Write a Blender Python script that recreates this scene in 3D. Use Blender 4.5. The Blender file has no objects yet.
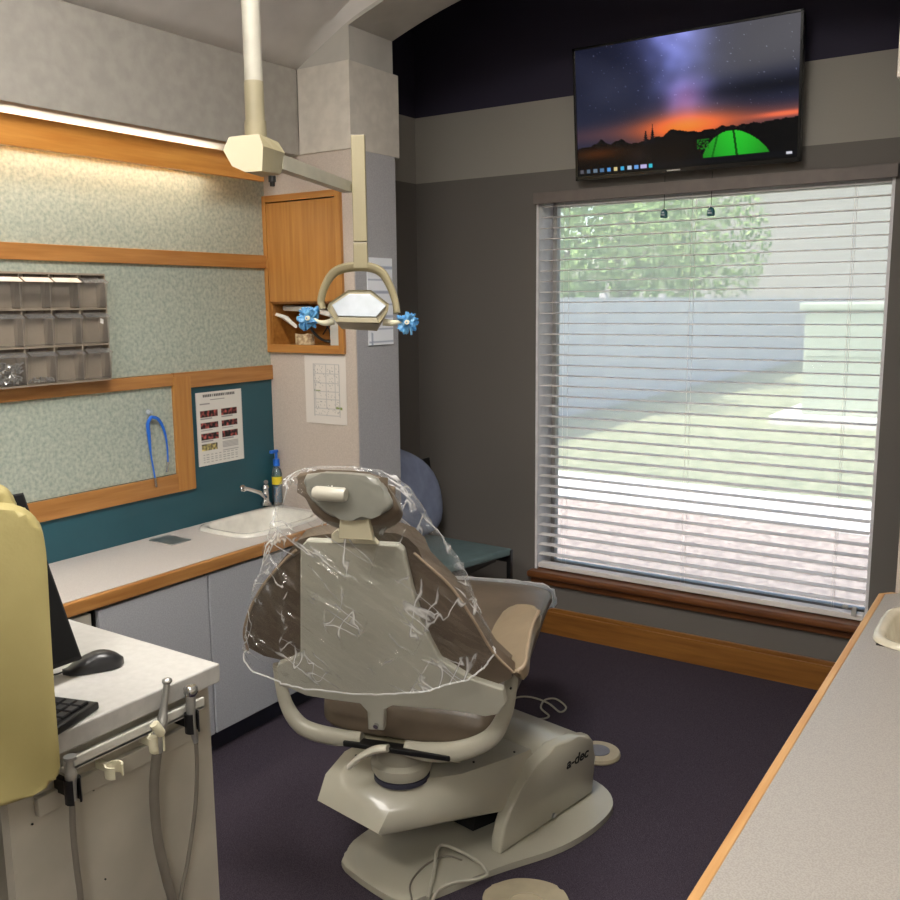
import bpy, bmesh, math, random
from mathutils import Vector, Matrix, noise
random.seed(7)
SC = bpy.context.scene; COL = SC.collection
PI = math.pi
# ------------------------------------------------------------------ camera
f = 917.0; CX = CY = 450.0
Yc = Vector((615, 153, -f)).normalized()
Xc = -Vector((-1400, 133, -f)).normalized()
Xc = (Xc - Yc*Xc.dot(Yc)).normalized(); Zc = Xc.cross(Yc)
R = Matrix((Xc, Yc, Zc))
EYE = Vector((0, 0, 1.6))
def ray(px, py): return R @ Vector((px-CX, -(py-CY), -f))
def on(px, py, ax, v):                 # photo pixel -> point of the room on a plane x / y / z = v
    d = ray(px, py); t = (v-EYE[ax])/d[ax]; return EYE + d*t
def at(px, py, dep): return EYE + ray(px, py)*(dep/f)
class Frame:
    def __init__(s, yaw, o):
        a = math.radians(yaw); s.yaw = a; s.o = Vector(o)
        s.m = Matrix.Rotation(a, 3, 'Z'); s.i = s.m.transposed()
    def w(s, p): return s.m @ Vector(p) + s.o
    def plane(s, px, py, p0, n):
        d = s.i @ ray(px, py); c = s.i @ (EYE-s.o); n = Vector(n); t = (Vector(p0)-c).dot(n)/d.dot(n)
        return c + d*t
    def on(s, px, py, ax, v):
        n = [0,0,0]; n[ax] = 1; p = [0,0,0]; p[ax] = v
        return s.plane(px, py, p, n)
cam = bpy.data.cameras.new('camera'); co = bpy.data.objects.new('camera', cam); COL.objects.link(co)
co.matrix_world = Matrix.Translation(EYE) @ R.to_4x4()
cam.sensor_width = 36; cam.lens = f/900*36; cam.clip_start = .02; cam.clip_end = 300
SC.camera = co
# ------------------------------------------------------------------ materials
def srgb(r, g, b):
    return tuple(((c/255)/12.92 if c/255 <= .04045 else ((c/255+.055)/1.055)**2.4) for c in (r, g, b)) + (1,)
MATS = {}
def mat(name, col, rough=.5, metal=0, col2=None, scale=20, detail=3, bump=0, bscale=None, stretch=None, spec=.5, coat=0, lo=.35, hi=.65):
    if name in MATS: return MATS[name]
    m = bpy.data.materials.new(name); m.use_nodes = True; nt = m.node_tree; N = nt.nodes; L = nt.links
    b = N['Principled BSDF']; c1 = srgb(*col)
    b.inputs['Base Color'].default_value = c1; b.inputs['Roughness'].default_value = rough
    b.inputs['Metallic'].default_value = metal; b.inputs['Specular IOR Level'].default_value = spec
    b.inputs['Coat Weight'].default_value = coat
    tc = N.new('ShaderNodeTexCoord'); mp = N.new('ShaderNodeMapping'); L.new(tc.outputs['Object'], mp.inputs[0])
    if stretch: mp.inputs['Scale'].default_value = stretch
    if col2 is None: col2 = tuple(max(0, c*.94) for c in col)
    n = N.new('ShaderNodeTexNoise'); n.inputs['Scale'].default_value = scale; n.inputs['Detail'].default_value = detail
    L.new(mp.outputs[0], n.inputs['Vector'])
    r = N.new('ShaderNodeValToRGB'); r.color_ramp.elements[0].position = lo; r.color_ramp.elements[1].position = hi
    r.color_ramp.elements[0].color = srgb(*col2); r.color_ramp.elements[1].color = c1
    L.new(n.outputs['Fac'], r.inputs[0]); L.new(r.outputs[0], b.inputs['Base Color'])
    if bump:
        n2 = N.new('ShaderNodeTexNoise'); n2.inputs['Scale'].default_value = bscale or scale; n2.inputs['Detail'].default_value = 4
        L.new(mp.outputs[0], n2.inputs['Vector'])
        bp = N.new('ShaderNodeBump'); bp.inputs['Strength'].default_value = bump; bp.inputs['Distance'].default_value = .004
        L.new(n2.outputs['Fac'], bp.inputs['Height']); L.new(bp.outputs[0], b.inputs['Normal'])
    MATS[name] = m; return m
def wood(name, a, b, axis=1, rough=.38):
    st = [14, 14, 14]; st[axis] = .9
    return mat(name, a, rough, col2=b, scale=4, detail=6, stretch=tuple(st), bump=.08, bscale=6, lo=.3, hi=.7, coat=.15)
def emit(name, col, s):
    m = bpy.data.materials.new(name); m.use_nodes = True; nt = m.node_tree; nt.nodes.clear()
    e = nt.nodes.new('ShaderNodeEmission'); o = nt.nodes.new('ShaderNodeOutputMaterial')
    e.inputs[0].default_value = col; e.inputs[1].default_value = s; nt.links.new(e.outputs[0], o.inputs[0]); return m
def clear(name, tint=(1,1,1,1), fac=.15, rough=.08, bump=0, scale=20, stretch=(1,1,1), dif=0.0, fres=1.6):
    """thin clear film: transparent mixed with gloss (and a little milky scatter)"""
    m = bpy.data.materials.new(name); m.use_nodes = True; nt = m.node_tree; N = nt.nodes; L = nt.links; N.clear()
    o = N.new('ShaderNodeOutputMaterial'); t = N.new('ShaderNodeBsdfTransparent'); t.inputs[0].default_value = tint
    g = N.new('ShaderNodeBsdfGlossy'); g.inputs['Roughness'].default_value = rough
    lw = N.new('ShaderNodeFresnel'); lw.inputs[0].default_value = fres
    ad = N.new('ShaderNodeMath'); ad.operation = 'ADD'; ad.inputs[1].default_value = fac; ad.use_clamp = True
    L.new(lw.outputs[0], ad.inputs[0])
    mx = N.new('ShaderNodeMixShader'); L.new(ad.outputs[0], mx.inputs[0]); L.new(t.outputs[0], mx.inputs[1]); L.new(g.outputs[0], mx.inputs[2])
    if bump:
        tc = N.new('ShaderNodeTexCoord'); mp = N.new('ShaderNodeMapping'); mp.inputs['Scale'].default_value = stretch
        L.new(tc.outputs['Object'], mp.inputs[0])
        n = N.new('ShaderNodeTexNoise'); n.inputs['Scale'].default_value = scale; n.inputs['Detail'].default_value = 5; n.inputs['Distortion'].default_value = 1.2
        L.new(mp.outputs[0], n.inputs['Vector'])
        b = N.new('ShaderNodeBump'); b.inputs['Strength'].default_value = bump; b.inputs['Distance'].default_value = .03
        L.new(n.outputs['Fac'], b.inputs['Height'])
        L.new(b.outputs[0], g.inputs['Normal']); L.new(b.outputs[0], lw.inputs['Normal'])
    last = mx
    if dif:
        d = N.new('ShaderNodeBsdfDiffuse'); d.inputs[0].default_value = (.9,.9,.9,1)
        tl = N.new('ShaderNodeBsdfTranslucent'); tl.inputs[0].default_value = (.9,.9,.9,1)
        a2 = N.new('ShaderNodeMixShader'); a2.inputs[0].default_value = .5; L.new(d.outputs[0], a2.inputs[1]); L.new(tl.outputs[0], a2.inputs[2])
        m2 = N.new('ShaderNodeMixShader'); m2.inputs[0].default_value = dif
        L.new(mx.outputs[0], m2.inputs[1]); L.new(a2.outputs[0], m2.inputs[2]); last = m2
    L.new(last.outputs[0], o.inputs[0]); return m
M = dict(
 grey=mat('grey_paint', (186,182,174), .75, scale=6, bump=.05, bscale=140),
 ceil=mat('ceiling_paint', (214,210,206), .8, scale=5, bump=.05, bscale=140),
 pier=mat('beige_vinyl', (196,184,174), .7, col2=(184,172,162), scale=260, bump=.12, bscale=260),
 pier_lit=mat('window_lit_vinyl', (178,176,178), .7, col2=(164,162,166), scale=260, bump=.12, bscale=260),  # pier vinyl again, tinted with the bluish window light on its side
 carpet=mat('purple_carpet', (82,74,84), .98, col2=(48,42,52), scale=420, detail=2, bump=.8, bscale=420, spec=.1),
 teal=mat('teal_paint', (38,84,96), .45, scale=4),
 lam=mat('green_laminate', (186,192,178), .5, col2=(146,158,148), scale=75, detail=8, lo=.3, hi=.7),
 oak=wood('oak_along_y', (184,132,74), (156,104,52), 1),
 oakx=wood('oak_along_x', (186,130,66), (156,102,46), 0),
 oakz=wood('oak_along_z', (186,132,68), (164,110,52), 2),
 dark_oak=wood('dark_oak_along_x', (120,74,40), (88,50,26), 0, .3),
 top=mat('speckled_counter', (166,160,153), .4, col2=(150,145,139), scale=330, detail=2, lo=.4, hi=.6),
 white=mat('white_laminate', (180,178,174), .4, col2=(172,170,166), scale=60),
 cream=mat('cream_cabinet', (180,174,160), .45, scale=8),
 door=mat('grey_laminate', (176,177,181), .5, col2=(162,163,168), scale=230, detail=2),
 kick=mat('navy_kick', (52,52,66), .6),
 black=mat('black_plastic', (14,14,15), .4), blackm=mat('matt_black', (10,10,11), .8),
 gloss_black=mat('gloss_black', (8,8,9), .15),
 mouse=mat('mouse_plastic', (34,34,36), .32),
 almond=mat('almond_plastic', (176,168,142), .42, scale=3),
 almond2=mat('almond_enamel', (178,174,158), .3, scale=3, coat=.2),
 shell=mat('back_shell_plastic', (180,178,164), .42, scale=3),
 lightc=mat('cream_enamel', (158,148,118), .35, scale=3),
 brown=mat('taupe_vinyl', (100,87,73), .42, col2=(88,77,64), scale=9, bump=.12, bscale=60),
 tan=mat('tan_vinyl', (130,114,93), .42, col2=(120,105,85), scale=9, bump=.1, bscale=60),
 piping=mat('tan_piping', (146,128,106), .45),
 chrome=mat('chrome', (210,210,212), .14, 1), steel=mat('steel', (186,186,184), .32, .8),
 porcelain=mat('porcelain', (228,226,218), .15, coat=.4), porc2=mat('bisque_porcelain', (214,206,184), .15, coat=.4),
 paper=mat('paper', (226,224,218), .8), paper2=mat('blueish_paper', (240,242,248), .7),
 blue=mat('blue_plastic', (40,110,216), .35), bow=mat('blue_film', (112,172,212), .3, col2=(64,130,190), scale=60),
 cloth=mat('blue_grey_cloth', (152,162,192), .9, col2=(136,146,176), scale=12, bump=.4, bscale=14),
 seatg=mat('teal_vinyl', (98,118,120), .5), yellow=mat('yellow_vinyl', (166,154,102), .55, col2=(158,146,94), scale=8, bump=.15, bscale=180),
 slat=mat('blind_slat', (232,226,222), .55, scale=4), headr=mat('blind_head', (116,106,100), .6),
 beige=mat('beige_plastic', (160,148,132), .5), tube=mat('grey_hose', (122,116,106), .45), tubel=mat('light_hose', (176,172,158), .45),
 stone=mat('plaster_stone', (214,196,160), .8, col2=(150,120,90), scale=60, bump=.5, bscale=60),
 wbox=mat('grey_white_box', (196,196,192), .5), gel=mat('blue_gel', (28,130,176), .2),
 yell=mat('label_yellow', (226,206,50), .5), tealp=mat('teal_tassel', (40,96,106), .4), ivory=mat('ivory_plastic', (224,218,190), .4),
 label=mat('bin_label', (232,214,200), .6), grass=mat('grass', (150,150,120), .95, col2=(112,118,86), scale=9, detail=8, bump=.6, bscale=60),
 conc=mat('pale_concrete', (222,218,212), .9, scale=3), gravel=mat('gravel', (196,176,162), .95, col2=(128,110,100), scale=26, detail=8, bump=.8, bscale=60),
 fence=mat('pale_fence', (200,194,190), .7, scale=2), util=mat('pale_green_metal', (172,180,158), .5),
 leaf=mat('leaf_green', (146,172,96), .8, col2=(84,112,52), scale=5, detail=6), bark=mat('bark', (110,96,80), .9),
 siding=mat('greige_siding', (158,154,144), .8), roof=mat('shingle', (120,114,108), .9),
 disc=mat('pedal_beige', (176,164,138), .5), greyl=mat('grey_label', (120,120,128), .6),
 frost=mat('light_lens', (184,192,200), .25, spec=.6),
)
M['bin'] = clear('clear_bin', (1,.99,.98,1), .02, .15, dif=.07, fres=1.12)
M['film'] = clear('plastic_film', (1,1,1,1), .04, .17, bump=.5, scale=26, stretch=(1,1,.5), dif=.045, fres=1.42)
M['film2'] = clear('plastic_foot_cover', (.97,.97,.98,1), .2, .2, bump=.8, scale=16, dif=.6, fres=1.4)
M['glass'] = clear('window_glass', (.95,.97,.97,1), .0, .02, fres=1.3)
M['screen'] = clear('window_haze_screen', (1,1,1,1), .0, .3, dif=.42, fres=1.02)
M['bottle'] = clear('clear_bottle', (.55,.85,.95,1), .05, .1, dif=.15, fres=1.4)
def zbands(name, bands, rough=.8):
    m = bpy.data.materials.new(name); m.use_nodes = True; nt = m.node_tree; N = nt.nodes; L = nt.links; b = N['Principled BSDF']
    g = N.new('ShaderNodeNewGeometry'); s = N.new('ShaderNodeSeparateXYZ'); L.new(g.outputs['Position'], s.inputs[0])
    mr = N.new('ShaderNodeMath'); mr.operation = 'DIVIDE'; mr.inputs[1].default_value = 4; L.new(s.outputs[2], mr.inputs[0])
    r = N.new('ShaderNodeValToRGB'); r.color_ramp.interpolation = 'CONSTANT'
    while len(r.color_ramp.elements) < len(bands): r.color_ramp.elements.new(.5)
    for e, (z, c) in zip(r.color_ramp.elements, bands): e.position = z/4; e.color = srgb(*c)
    L.new(mr.outputs[0], r.inputs[0])
    tc = N.new('ShaderNodeTexNoise'); tc.inputs['Scale'].default_value = 200; L.new(g.outputs['Position'], tc.inputs['Vector'])
    bp = N.new('ShaderNodeBump'); bp.inputs['Strength'].default_value = .2; bp.inputs['Distance'].default_value = .003
    L.new(tc.outputs['Fac'], bp.inputs['Height']); L.new(bp.outputs[0], b.inputs['Normal'])
    L.new(r.outputs[0], b.inputs['Base Color']); b.inputs['Roughness'].default_value = rough; return m
M['alc'] = zbands('alcove_wall_bands', [(0, (104,99,94)), (2.172, (150,145,137)), (2.492, (40,35,54))])
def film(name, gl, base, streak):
    """crumpled clear film: sharp sheen plus painted white streaks and edges standing in for highlights"""
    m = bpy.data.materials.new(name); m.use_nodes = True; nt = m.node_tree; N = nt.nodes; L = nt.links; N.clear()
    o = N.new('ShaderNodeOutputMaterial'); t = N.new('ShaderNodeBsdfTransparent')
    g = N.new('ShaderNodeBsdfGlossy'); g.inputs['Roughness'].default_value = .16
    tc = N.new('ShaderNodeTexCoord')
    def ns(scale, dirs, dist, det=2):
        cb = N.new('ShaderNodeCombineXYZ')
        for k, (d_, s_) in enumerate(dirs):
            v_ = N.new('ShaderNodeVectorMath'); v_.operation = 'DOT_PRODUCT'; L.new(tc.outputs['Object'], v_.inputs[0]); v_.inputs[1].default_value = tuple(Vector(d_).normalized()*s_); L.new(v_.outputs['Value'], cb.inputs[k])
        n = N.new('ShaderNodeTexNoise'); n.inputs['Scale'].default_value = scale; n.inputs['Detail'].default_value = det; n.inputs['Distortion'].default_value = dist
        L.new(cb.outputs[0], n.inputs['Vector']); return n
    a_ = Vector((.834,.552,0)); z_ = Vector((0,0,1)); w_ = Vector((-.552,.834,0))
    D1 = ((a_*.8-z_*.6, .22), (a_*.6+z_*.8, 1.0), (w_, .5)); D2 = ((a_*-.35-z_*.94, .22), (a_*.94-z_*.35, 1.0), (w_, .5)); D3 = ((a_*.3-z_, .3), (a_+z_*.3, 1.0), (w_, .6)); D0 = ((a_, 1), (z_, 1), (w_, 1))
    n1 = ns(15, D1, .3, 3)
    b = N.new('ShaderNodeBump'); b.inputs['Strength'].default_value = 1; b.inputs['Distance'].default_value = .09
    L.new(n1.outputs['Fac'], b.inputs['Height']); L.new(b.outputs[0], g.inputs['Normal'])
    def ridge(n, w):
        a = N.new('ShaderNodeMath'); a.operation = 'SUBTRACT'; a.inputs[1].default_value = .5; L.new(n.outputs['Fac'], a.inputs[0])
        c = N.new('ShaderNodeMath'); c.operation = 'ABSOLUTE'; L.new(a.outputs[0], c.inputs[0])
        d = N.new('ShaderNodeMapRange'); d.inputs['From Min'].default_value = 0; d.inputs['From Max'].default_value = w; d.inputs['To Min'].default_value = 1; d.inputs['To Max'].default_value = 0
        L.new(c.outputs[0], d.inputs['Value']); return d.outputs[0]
    r1 = ridge(ns(15, D1, .25), .022); r2 = ridge(ns(13, D2, .25), .020)  # highlight streaks painted white into the film
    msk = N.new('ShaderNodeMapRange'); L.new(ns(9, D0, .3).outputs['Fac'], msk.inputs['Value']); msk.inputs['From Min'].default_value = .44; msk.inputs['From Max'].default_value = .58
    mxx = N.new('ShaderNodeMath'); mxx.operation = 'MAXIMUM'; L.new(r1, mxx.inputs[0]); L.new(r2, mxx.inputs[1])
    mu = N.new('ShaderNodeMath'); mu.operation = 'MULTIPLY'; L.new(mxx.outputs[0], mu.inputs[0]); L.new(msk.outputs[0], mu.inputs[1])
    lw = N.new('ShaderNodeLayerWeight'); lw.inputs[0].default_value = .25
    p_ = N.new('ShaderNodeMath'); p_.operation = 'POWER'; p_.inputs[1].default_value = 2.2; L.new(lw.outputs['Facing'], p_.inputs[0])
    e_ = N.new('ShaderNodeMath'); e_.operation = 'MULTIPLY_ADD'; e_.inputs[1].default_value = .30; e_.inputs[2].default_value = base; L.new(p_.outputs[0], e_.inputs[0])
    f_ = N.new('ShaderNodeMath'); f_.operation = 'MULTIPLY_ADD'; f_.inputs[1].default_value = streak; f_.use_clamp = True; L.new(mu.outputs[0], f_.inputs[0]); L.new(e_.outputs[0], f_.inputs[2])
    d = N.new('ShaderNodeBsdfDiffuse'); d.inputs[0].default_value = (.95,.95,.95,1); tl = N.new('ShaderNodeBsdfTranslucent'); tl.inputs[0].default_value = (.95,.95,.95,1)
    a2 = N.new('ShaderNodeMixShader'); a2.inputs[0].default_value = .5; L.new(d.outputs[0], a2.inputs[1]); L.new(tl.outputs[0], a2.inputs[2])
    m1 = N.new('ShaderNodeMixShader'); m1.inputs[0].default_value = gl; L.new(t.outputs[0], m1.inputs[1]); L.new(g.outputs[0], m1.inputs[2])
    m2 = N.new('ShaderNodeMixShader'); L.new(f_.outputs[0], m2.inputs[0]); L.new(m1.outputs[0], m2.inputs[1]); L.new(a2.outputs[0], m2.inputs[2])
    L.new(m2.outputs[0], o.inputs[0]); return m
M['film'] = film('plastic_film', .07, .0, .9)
M['film2'] = film('plastic_foot_cover', .12, .66, .3)
# ------------------------------------------------------------------ mesh helpers
def B(): return bmesh.new()
def V(*a): return Vector(a)
def box(bm, a, b, bev=0, seg=2, fr=None):
    a, b = Vector(a), Vector(b)
    r = bmesh.ops.create_cube(bm, size=1); vs = r['verts']
    for v in vs: v.co = Vector([(a[i]+b[i])/2 + v.co[i]*abs(b[i]-a[i]) for i in range(3)])
    if bev:
        es = list({e for v in vs for e in v.link_edges})
        rb = bmesh.ops.bevel(bm, geom=es, offset=bev, segments=seg, profile=.5, affect='EDGES', clamp_overlap=True)
        vs = list({v for v in rb['verts']} | {v for v in vs if v.is_valid})
    if fr:
        for v in vs: v.co = fr.w(v.co)
    return vs
def prism(bm, pts, off, bev=0, seg=2):
    pts = [Vector(p) for p in pts]; off = Vector(off)
    a = [bm.verts.new(p) for p in pts]; b = [bm.verts.new(p+off) for p in pts]; n = len(pts)
    fs = [bm.faces.new(a), bm.faces.new(b[::-1])]
    for i in range(n): fs.append(bm.faces.new((a[(i+1) % n], a[i], b[i], b[(i+1) % n])))
    if bev:
        es = [e for fc in fs[:2] for e in fc.edges]
        bmesh.ops.bevel(bm, geom=es, offset=bev, segments=seg, profile=.5, affect='EDGES', clamp_overlap=True)
def smooth_path(pts, k=6, closed=False):
    P = [Vector(p) for p in pts]; n = len(P); out = []
    rng = range(n if closed else n-1)
    for i in rng:
        p0 = P[(i-1) % n] if (closed or i > 0) else P[0]*2-P[1]; p1 = P[i]; p2 = P[(i+1) % n]
        p3 = P[(i+2) % n] if (closed or i+2 < n) else P[-1]*2-P[-2]
        for j in range(k):
            t = j/k
            out.append(.5*((2*p1)+(-p0+p2)*t+(2*p0-5*p1+4*p2-p3)*t*t+(-p0+3*p1-3*p2+p3)*t**3))
    if not closed: out.append(P[-1].copy())
    return out
def tube(bm, pts, r, n=10, sm=0, closed=False, flat=1.0, up=None):
    P = smooth_path(pts, sm, closed) if sm else [Vector(p) for p in pts]
    if not hasattr(r, '__len__'): rr = [r]*len(P)
    else:
        rr = []
        for i in range(len(P)):
            t = i/(len(P)-1)*(len(r)-1); k = min(int(t), len(r)-2); rr.append(r[k]+(r[k+1]-r[k])*(t-k))
    rings = []; prev = None
    for i, p in enumerate(P):
        if closed: d = P[(i+1) % len(P)]-P[i-1]
        else: d = (P[min(i+1, len(P)-1)]-P[max(i-1, 0)])
        d.normalize()
        if prev is None:
            u = Vector(up) if up else (V(0,0,1) if abs(d.z) < .9 else V(1,0,0))
        else: u = prev
        u = (u-d*u.dot(d)); 
        if u.length < 1e-6: u = d.orthogonal()
        u.normalize(); prev = u; w = d.cross(u)
        rings.append([bm.verts.new(p + u*(math.cos(2*PI*j/n)*rr[i]*flat) + w*(math.sin(2*PI*j/n)*rr[i])) for j in range(n)])
    m = len(rings)
    for i in range(m if closed else m-1):
        a, b = rings[i], rings[(i+1) % m]
        for j in range(n): bm.faces.new((a[j], a[(j+1) % n], b[(j+1) % n], b[j]))
    if not closed:
        bm.faces.new(rings[0][::-1]); bm.faces.new(rings[-1])
def lathe(bm, prof, c=(0,0,0), n=24, axis=None, close=True):
    """prof: list of (r, h); axis direction default +z"""
    c = Vector(c); ax = Vector(axis or (0,0,1)).normalized(); u = ax.orthogonal().normalized(); w = ax.cross(u)
    rings = [[bm.verts.new(c + ax*h + (u*math.cos(2*PI*j/n)+w*math.sin(2*PI*j/n))*max(r, 1e-4)) for j in range(n)] for r, h in prof]
    for a, b in zip(rings, rings[1:]):
        for j in range(n): bm.faces.new((a[j], a[(j+1) % n], b[(j+1) % n], b[j]))
    if close: bm.faces.new(rings[0][::-1]); bm.faces.new(rings[-1])
def loft(bm, rings, cap=True, closed_ring=True):
    vs = [[bm.verts.new(p) for p in r] for r in rings]; n = len(vs[0])
    for a, b in zip(vs, vs[1:]):
        for j in range(n if closed_ring else n-1): bm.faces.new((a[j], a[(j+1) % n], b[(j+1) % n], b[j]))
    if cap and closed_ring: bm.faces.new(vs[0][::-1]); bm.faces.new(vs[-1])
    return vs
def superring(c, u, w, hu, hw, n=28, e=.5):
    out = []
    for j in range(n):
        t = 2*PI*j/n; ct, st = math.cos(t), math.sin(t)
        out.append(Vector(c) + Vector(u)*hu*math.copysign(abs(ct)**e, ct) + Vector(w)*hw*math.copysign(abs(st)**e, st))
    return out
def ball(bm, c, r, sub=2, sc=(1,1,1)):
    q = bmesh.ops.create_icosphere(bm, subdivisions=sub, radius=1)
    for v in q['verts']: v.co = Vector(c)+Vector((v.co.x*r*sc[0], v.co.y*r*sc[1], v.co.z*r*sc[2]))
WL = {}
def obj(name, bm, m, parent=None, smooth=False, origin=None, subs=0, ang=40):
    bmesh.ops.recalc_face_normals(bm, faces=bm.faces)
    if parent is not None: o0 = WL[parent.name]
    elif origin is not None: o0 = Vector(origin)
    else:
        if bm.verts:
            xs = [v.co for v in bm.verts]
            o0 = Vector(((min(p.x for p in xs)+max(p.x for p in xs))/2, (min(p.y for p in xs)+max(p.y for p in xs))/2, min(p.z for p in xs)))
        else: o0 = V(0,0,0)
    for v in bm.verts: v.co -= o0
    me = bpy.data.meshes.new(name); bm.to_mesh(me); bm.free()
    for mm in (m if isinstance(m, (list, tuple)) else [m]): me.materials.append(mm)
    if smooth:
        for p in me.polygons: p.use_smooth = True
        try: me.set_sharp_from_angle(angle=math.radians(ang))
        except Exception: pass
    o = bpy.data.objects.new(name, me); COL.objects.link(o)
    if subs:
        sm = o.modifiers.new('s', 'SUBSURF'); sm.levels = subs; sm.render_levels = subs
    if parent is not None: o.parent = parent
    else: o.location = o0
    WL[o.name] = o0; return o
def tag(o, label=None, cat=None, group=None, kind=None):
    if label: o['label'] = label
    if cat: o['category'] = cat
    if group: o['group'] = group
    if kind: o['kind'] = kind
    return o
def thing(name, label, cat, loc, group=None):
    o = bpy.data.objects.new(name, None); COL.objects.link(o); o.location = loc; o.empty_display_size = .05
    WL[o.name] = Vector(loc); return tag(o, label, cat, group)
def struct(name, bm, m, smooth=False): return tag(obj(name, bm, m, smooth=smooth), kind='structure')
def sbox(name, a, b, m, bev=0):
    bm = B(); box(bm, a, b, bev); return struct(name, bm, m)
def picture(name, tl, tr, bl, nx, ny, fn, parent=None, strength=0, rough=.7, origin=None):
    """flat printed or lit picture: colours from fn(u,v) kept per vertex"""
    tl, tr, bl = Vector(tl), Vector(tr), Vector(bl); bm = B(); g = []
    for j in range(ny+1):
        g.append([bm.verts.new(tl + (tr-tl)*(i/nx) + (bl-tl)*(j/ny)) for i in range(nx+1)])
    for j in range(ny):
        for i in range(nx): bm.faces.new((g[j][i], g[j+1][i], g[j+1][i+1], g[j][i+1]))
    cols = [fn(i/nx, j/ny) for j in range(ny+1) for i in range(nx+1)]
    bm.verts.index_update()
    o0 = WL[parent.name] if parent else (Vector(origin) if origin is not None else tl.copy())
    for v in bm.verts: v.co -= o0
    me = bpy.data.meshes.new(name); bm.to_mesh(me); bm.free()
    ca = me.color_attributes.new('picture', 'FLOAT_COLOR', 'POINT')
    for i, c in enumerate(cols): ca.data[i].color = srgb(*[max(0, min(255, x)) for x in c])
    m = bpy.data.materials.new(name+'_print'); m.use_nodes = True; nt = m.node_tree; b = nt.nodes['Principled BSDF']
    a = nt.nodes.new('ShaderNodeAttribute'); a.attribute_name = 'picture'
    b.inputs['Roughness'].default_value = rough
    if strength:
        b.inputs['Base Color'].default_value = (.004,.004,.004,1); b.inputs['Specular IOR Level'].default_value = .15
        nt.links.new(a.outputs[0], b.inputs['Emission Color']); b.inputs['Emission Strength'].default_value = strength
    else: nt.links.new(a.outputs[0], b.inputs['Base Color'])
    me.materials.append(m); o = bpy.data.objects.new(name, me); COL.objects.link(o)
    if parent: o.parent = parent
    else: o.location = o0
    WL[o.name] = o0; return o
def text_bm(s, size, origin, ex, ey, depth=.001, shear=0):
    cu = bpy.data.curves.new('t', 'FONT'); cu.body = s; cu.size = size; cu.extrude = depth; cu.shear = shear; cu.offset = .0009
    t = bpy.data.objects.new('t', cu); COL.objects.link(t); bpy.context.view_layer.update()
    me = bpy.data.meshes.new_from_object(t.evaluated_get(bpy.context.evaluated_depsgraph_get()))
    bm = B(); bm.from_mesh(me); bpy.data.objects.remove(t); bpy.data.meshes.remove(me)
    ex, ey = Vector(ex).normalized(), Vector(ey).normalized(); ez = ex.cross(ey)
    for v in bm.verts: v.co = Vector(origin)+ex*v.co.x+ey*v.co.y+ez*v.co.z
    return bm
# ------------------------------------------------------------------ room shell
XL, YP, YP2, YW, XP = -2.84, 2.88, 3.16, 3.848, -2.36
sbox('floor', (-3.2,-2.6,-.06), (2.4,4.05,0), M['carpet'])
sbox('wall_left', (-3.0,-2.6,0), (XL,YP2,3.3), M['grey'])
sbox('wall_near', (-3.0,-2.75,0), (2.4,-2.6,3.3), M['grey'])
sbox('wall_right', (2.4,-2.75,0), (2.55,4.1,3.3), M['grey'])
sbox('wall_alcove_left', (-2.9,YP2,0), (-2.742,YW,3.3), M['alc'])
sbox('wall_alcove_right', (.9,YP2,0), (1.05,YW,3.3), M['alc'])
# window wall with its opening
WX0, WX1, WZ0, WZ1 = -2.065, -.558, .30, 2.09
bm = B()
box(bm, (-2.9,YW,0), (WX0,YW+.2,3.3)); box(bm, (WX1,YW,0), (1.05,YW+.2,3.3))
box(bm, (WX0,YW,0), (WX1,YW+.2,WZ0-.03)); box(bm, (WX0,YW,WZ1), (WX1,YW+.2,3.3))
struct('wall_far', bm, M['alc'])
bm = B()   # white reveal of the opening
box(bm, (WX0-.001,YW+.004,WZ0-.03), (WX0+.012,YW+.2,WZ1)); box(bm, (WX1-.012,YW+.004,WZ0-.03), (WX1+.001,YW+.2,WZ1)); box(bm, (WX0,YW+.004,WZ1-.012), (WX1,YW+.2,WZ1+.001))
struct('trim_reveal', bm, mat('reveal_white', (228,226,228), .6))
# main ceiling: coved from the soffit up to a flat centre, plus alcove ceiling
bm = B(); prof = [(-2.84,2.524),(-2.63,2.524)]
for k in range(1, 27):
    t = k/26; prof.append((-2.63+1.3*t, 2.524+.56*math.sin(t*PI/2)))
prof += [(-.9,3.084),(-.42,3.084),(-.40,3.084)]
def arch_z(x):
    X0, X1 = -2.357, -.431; h_ = (X1-X0)/2; rs = .17; r_ = (h_*h_+rs*rs)/(2*rs)
    if x < X0: return 2.526+(2.665-2.526)*max(0, (x+2.63)/(2.63+X0))**1.0
    if x > X1: return 2.66
    return 2.665+rs-r_+math.sqrt(r_*r_-(x-(X0+X1)/2)**2)
prof += [(2.4,3.084)]
ys = [-2.6, 0, 2.2] + [YP-.42*(1-k/14) for k in range(15)]
def cz(z, y, x):
    r_ = min(.42, max(.0005, z-arch_z(x))); q = max(0, y-(YP-r_))/r_; return z - r_*(1-math.sqrt(max(0, 1-q*q)))
g1 = [[bm.verts.new((x,y,cz(z,y,x))) for x, z in prof] for y in ys]
for a, b in zip(g1, g1[1:]):
    for i in range(len(prof)-1): bm.faces.new((a[i],a[i+1],b[i+1],b[i]))
struct('ceiling', bm, M['ceil'], smooth=True)
sbox('ceiling_sun_block', (-3.2,-2.8,3.301), (2.6,4.1,3.42), M['ceil'])  # unseen slab added above the ceiling to stop sun leaking in
sbox('ceiling_alcove', (-2.9,YP2,3.2), (1.05,YW+.2,3.3), mat('navy_paint', (34,28,48), .8))
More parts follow.
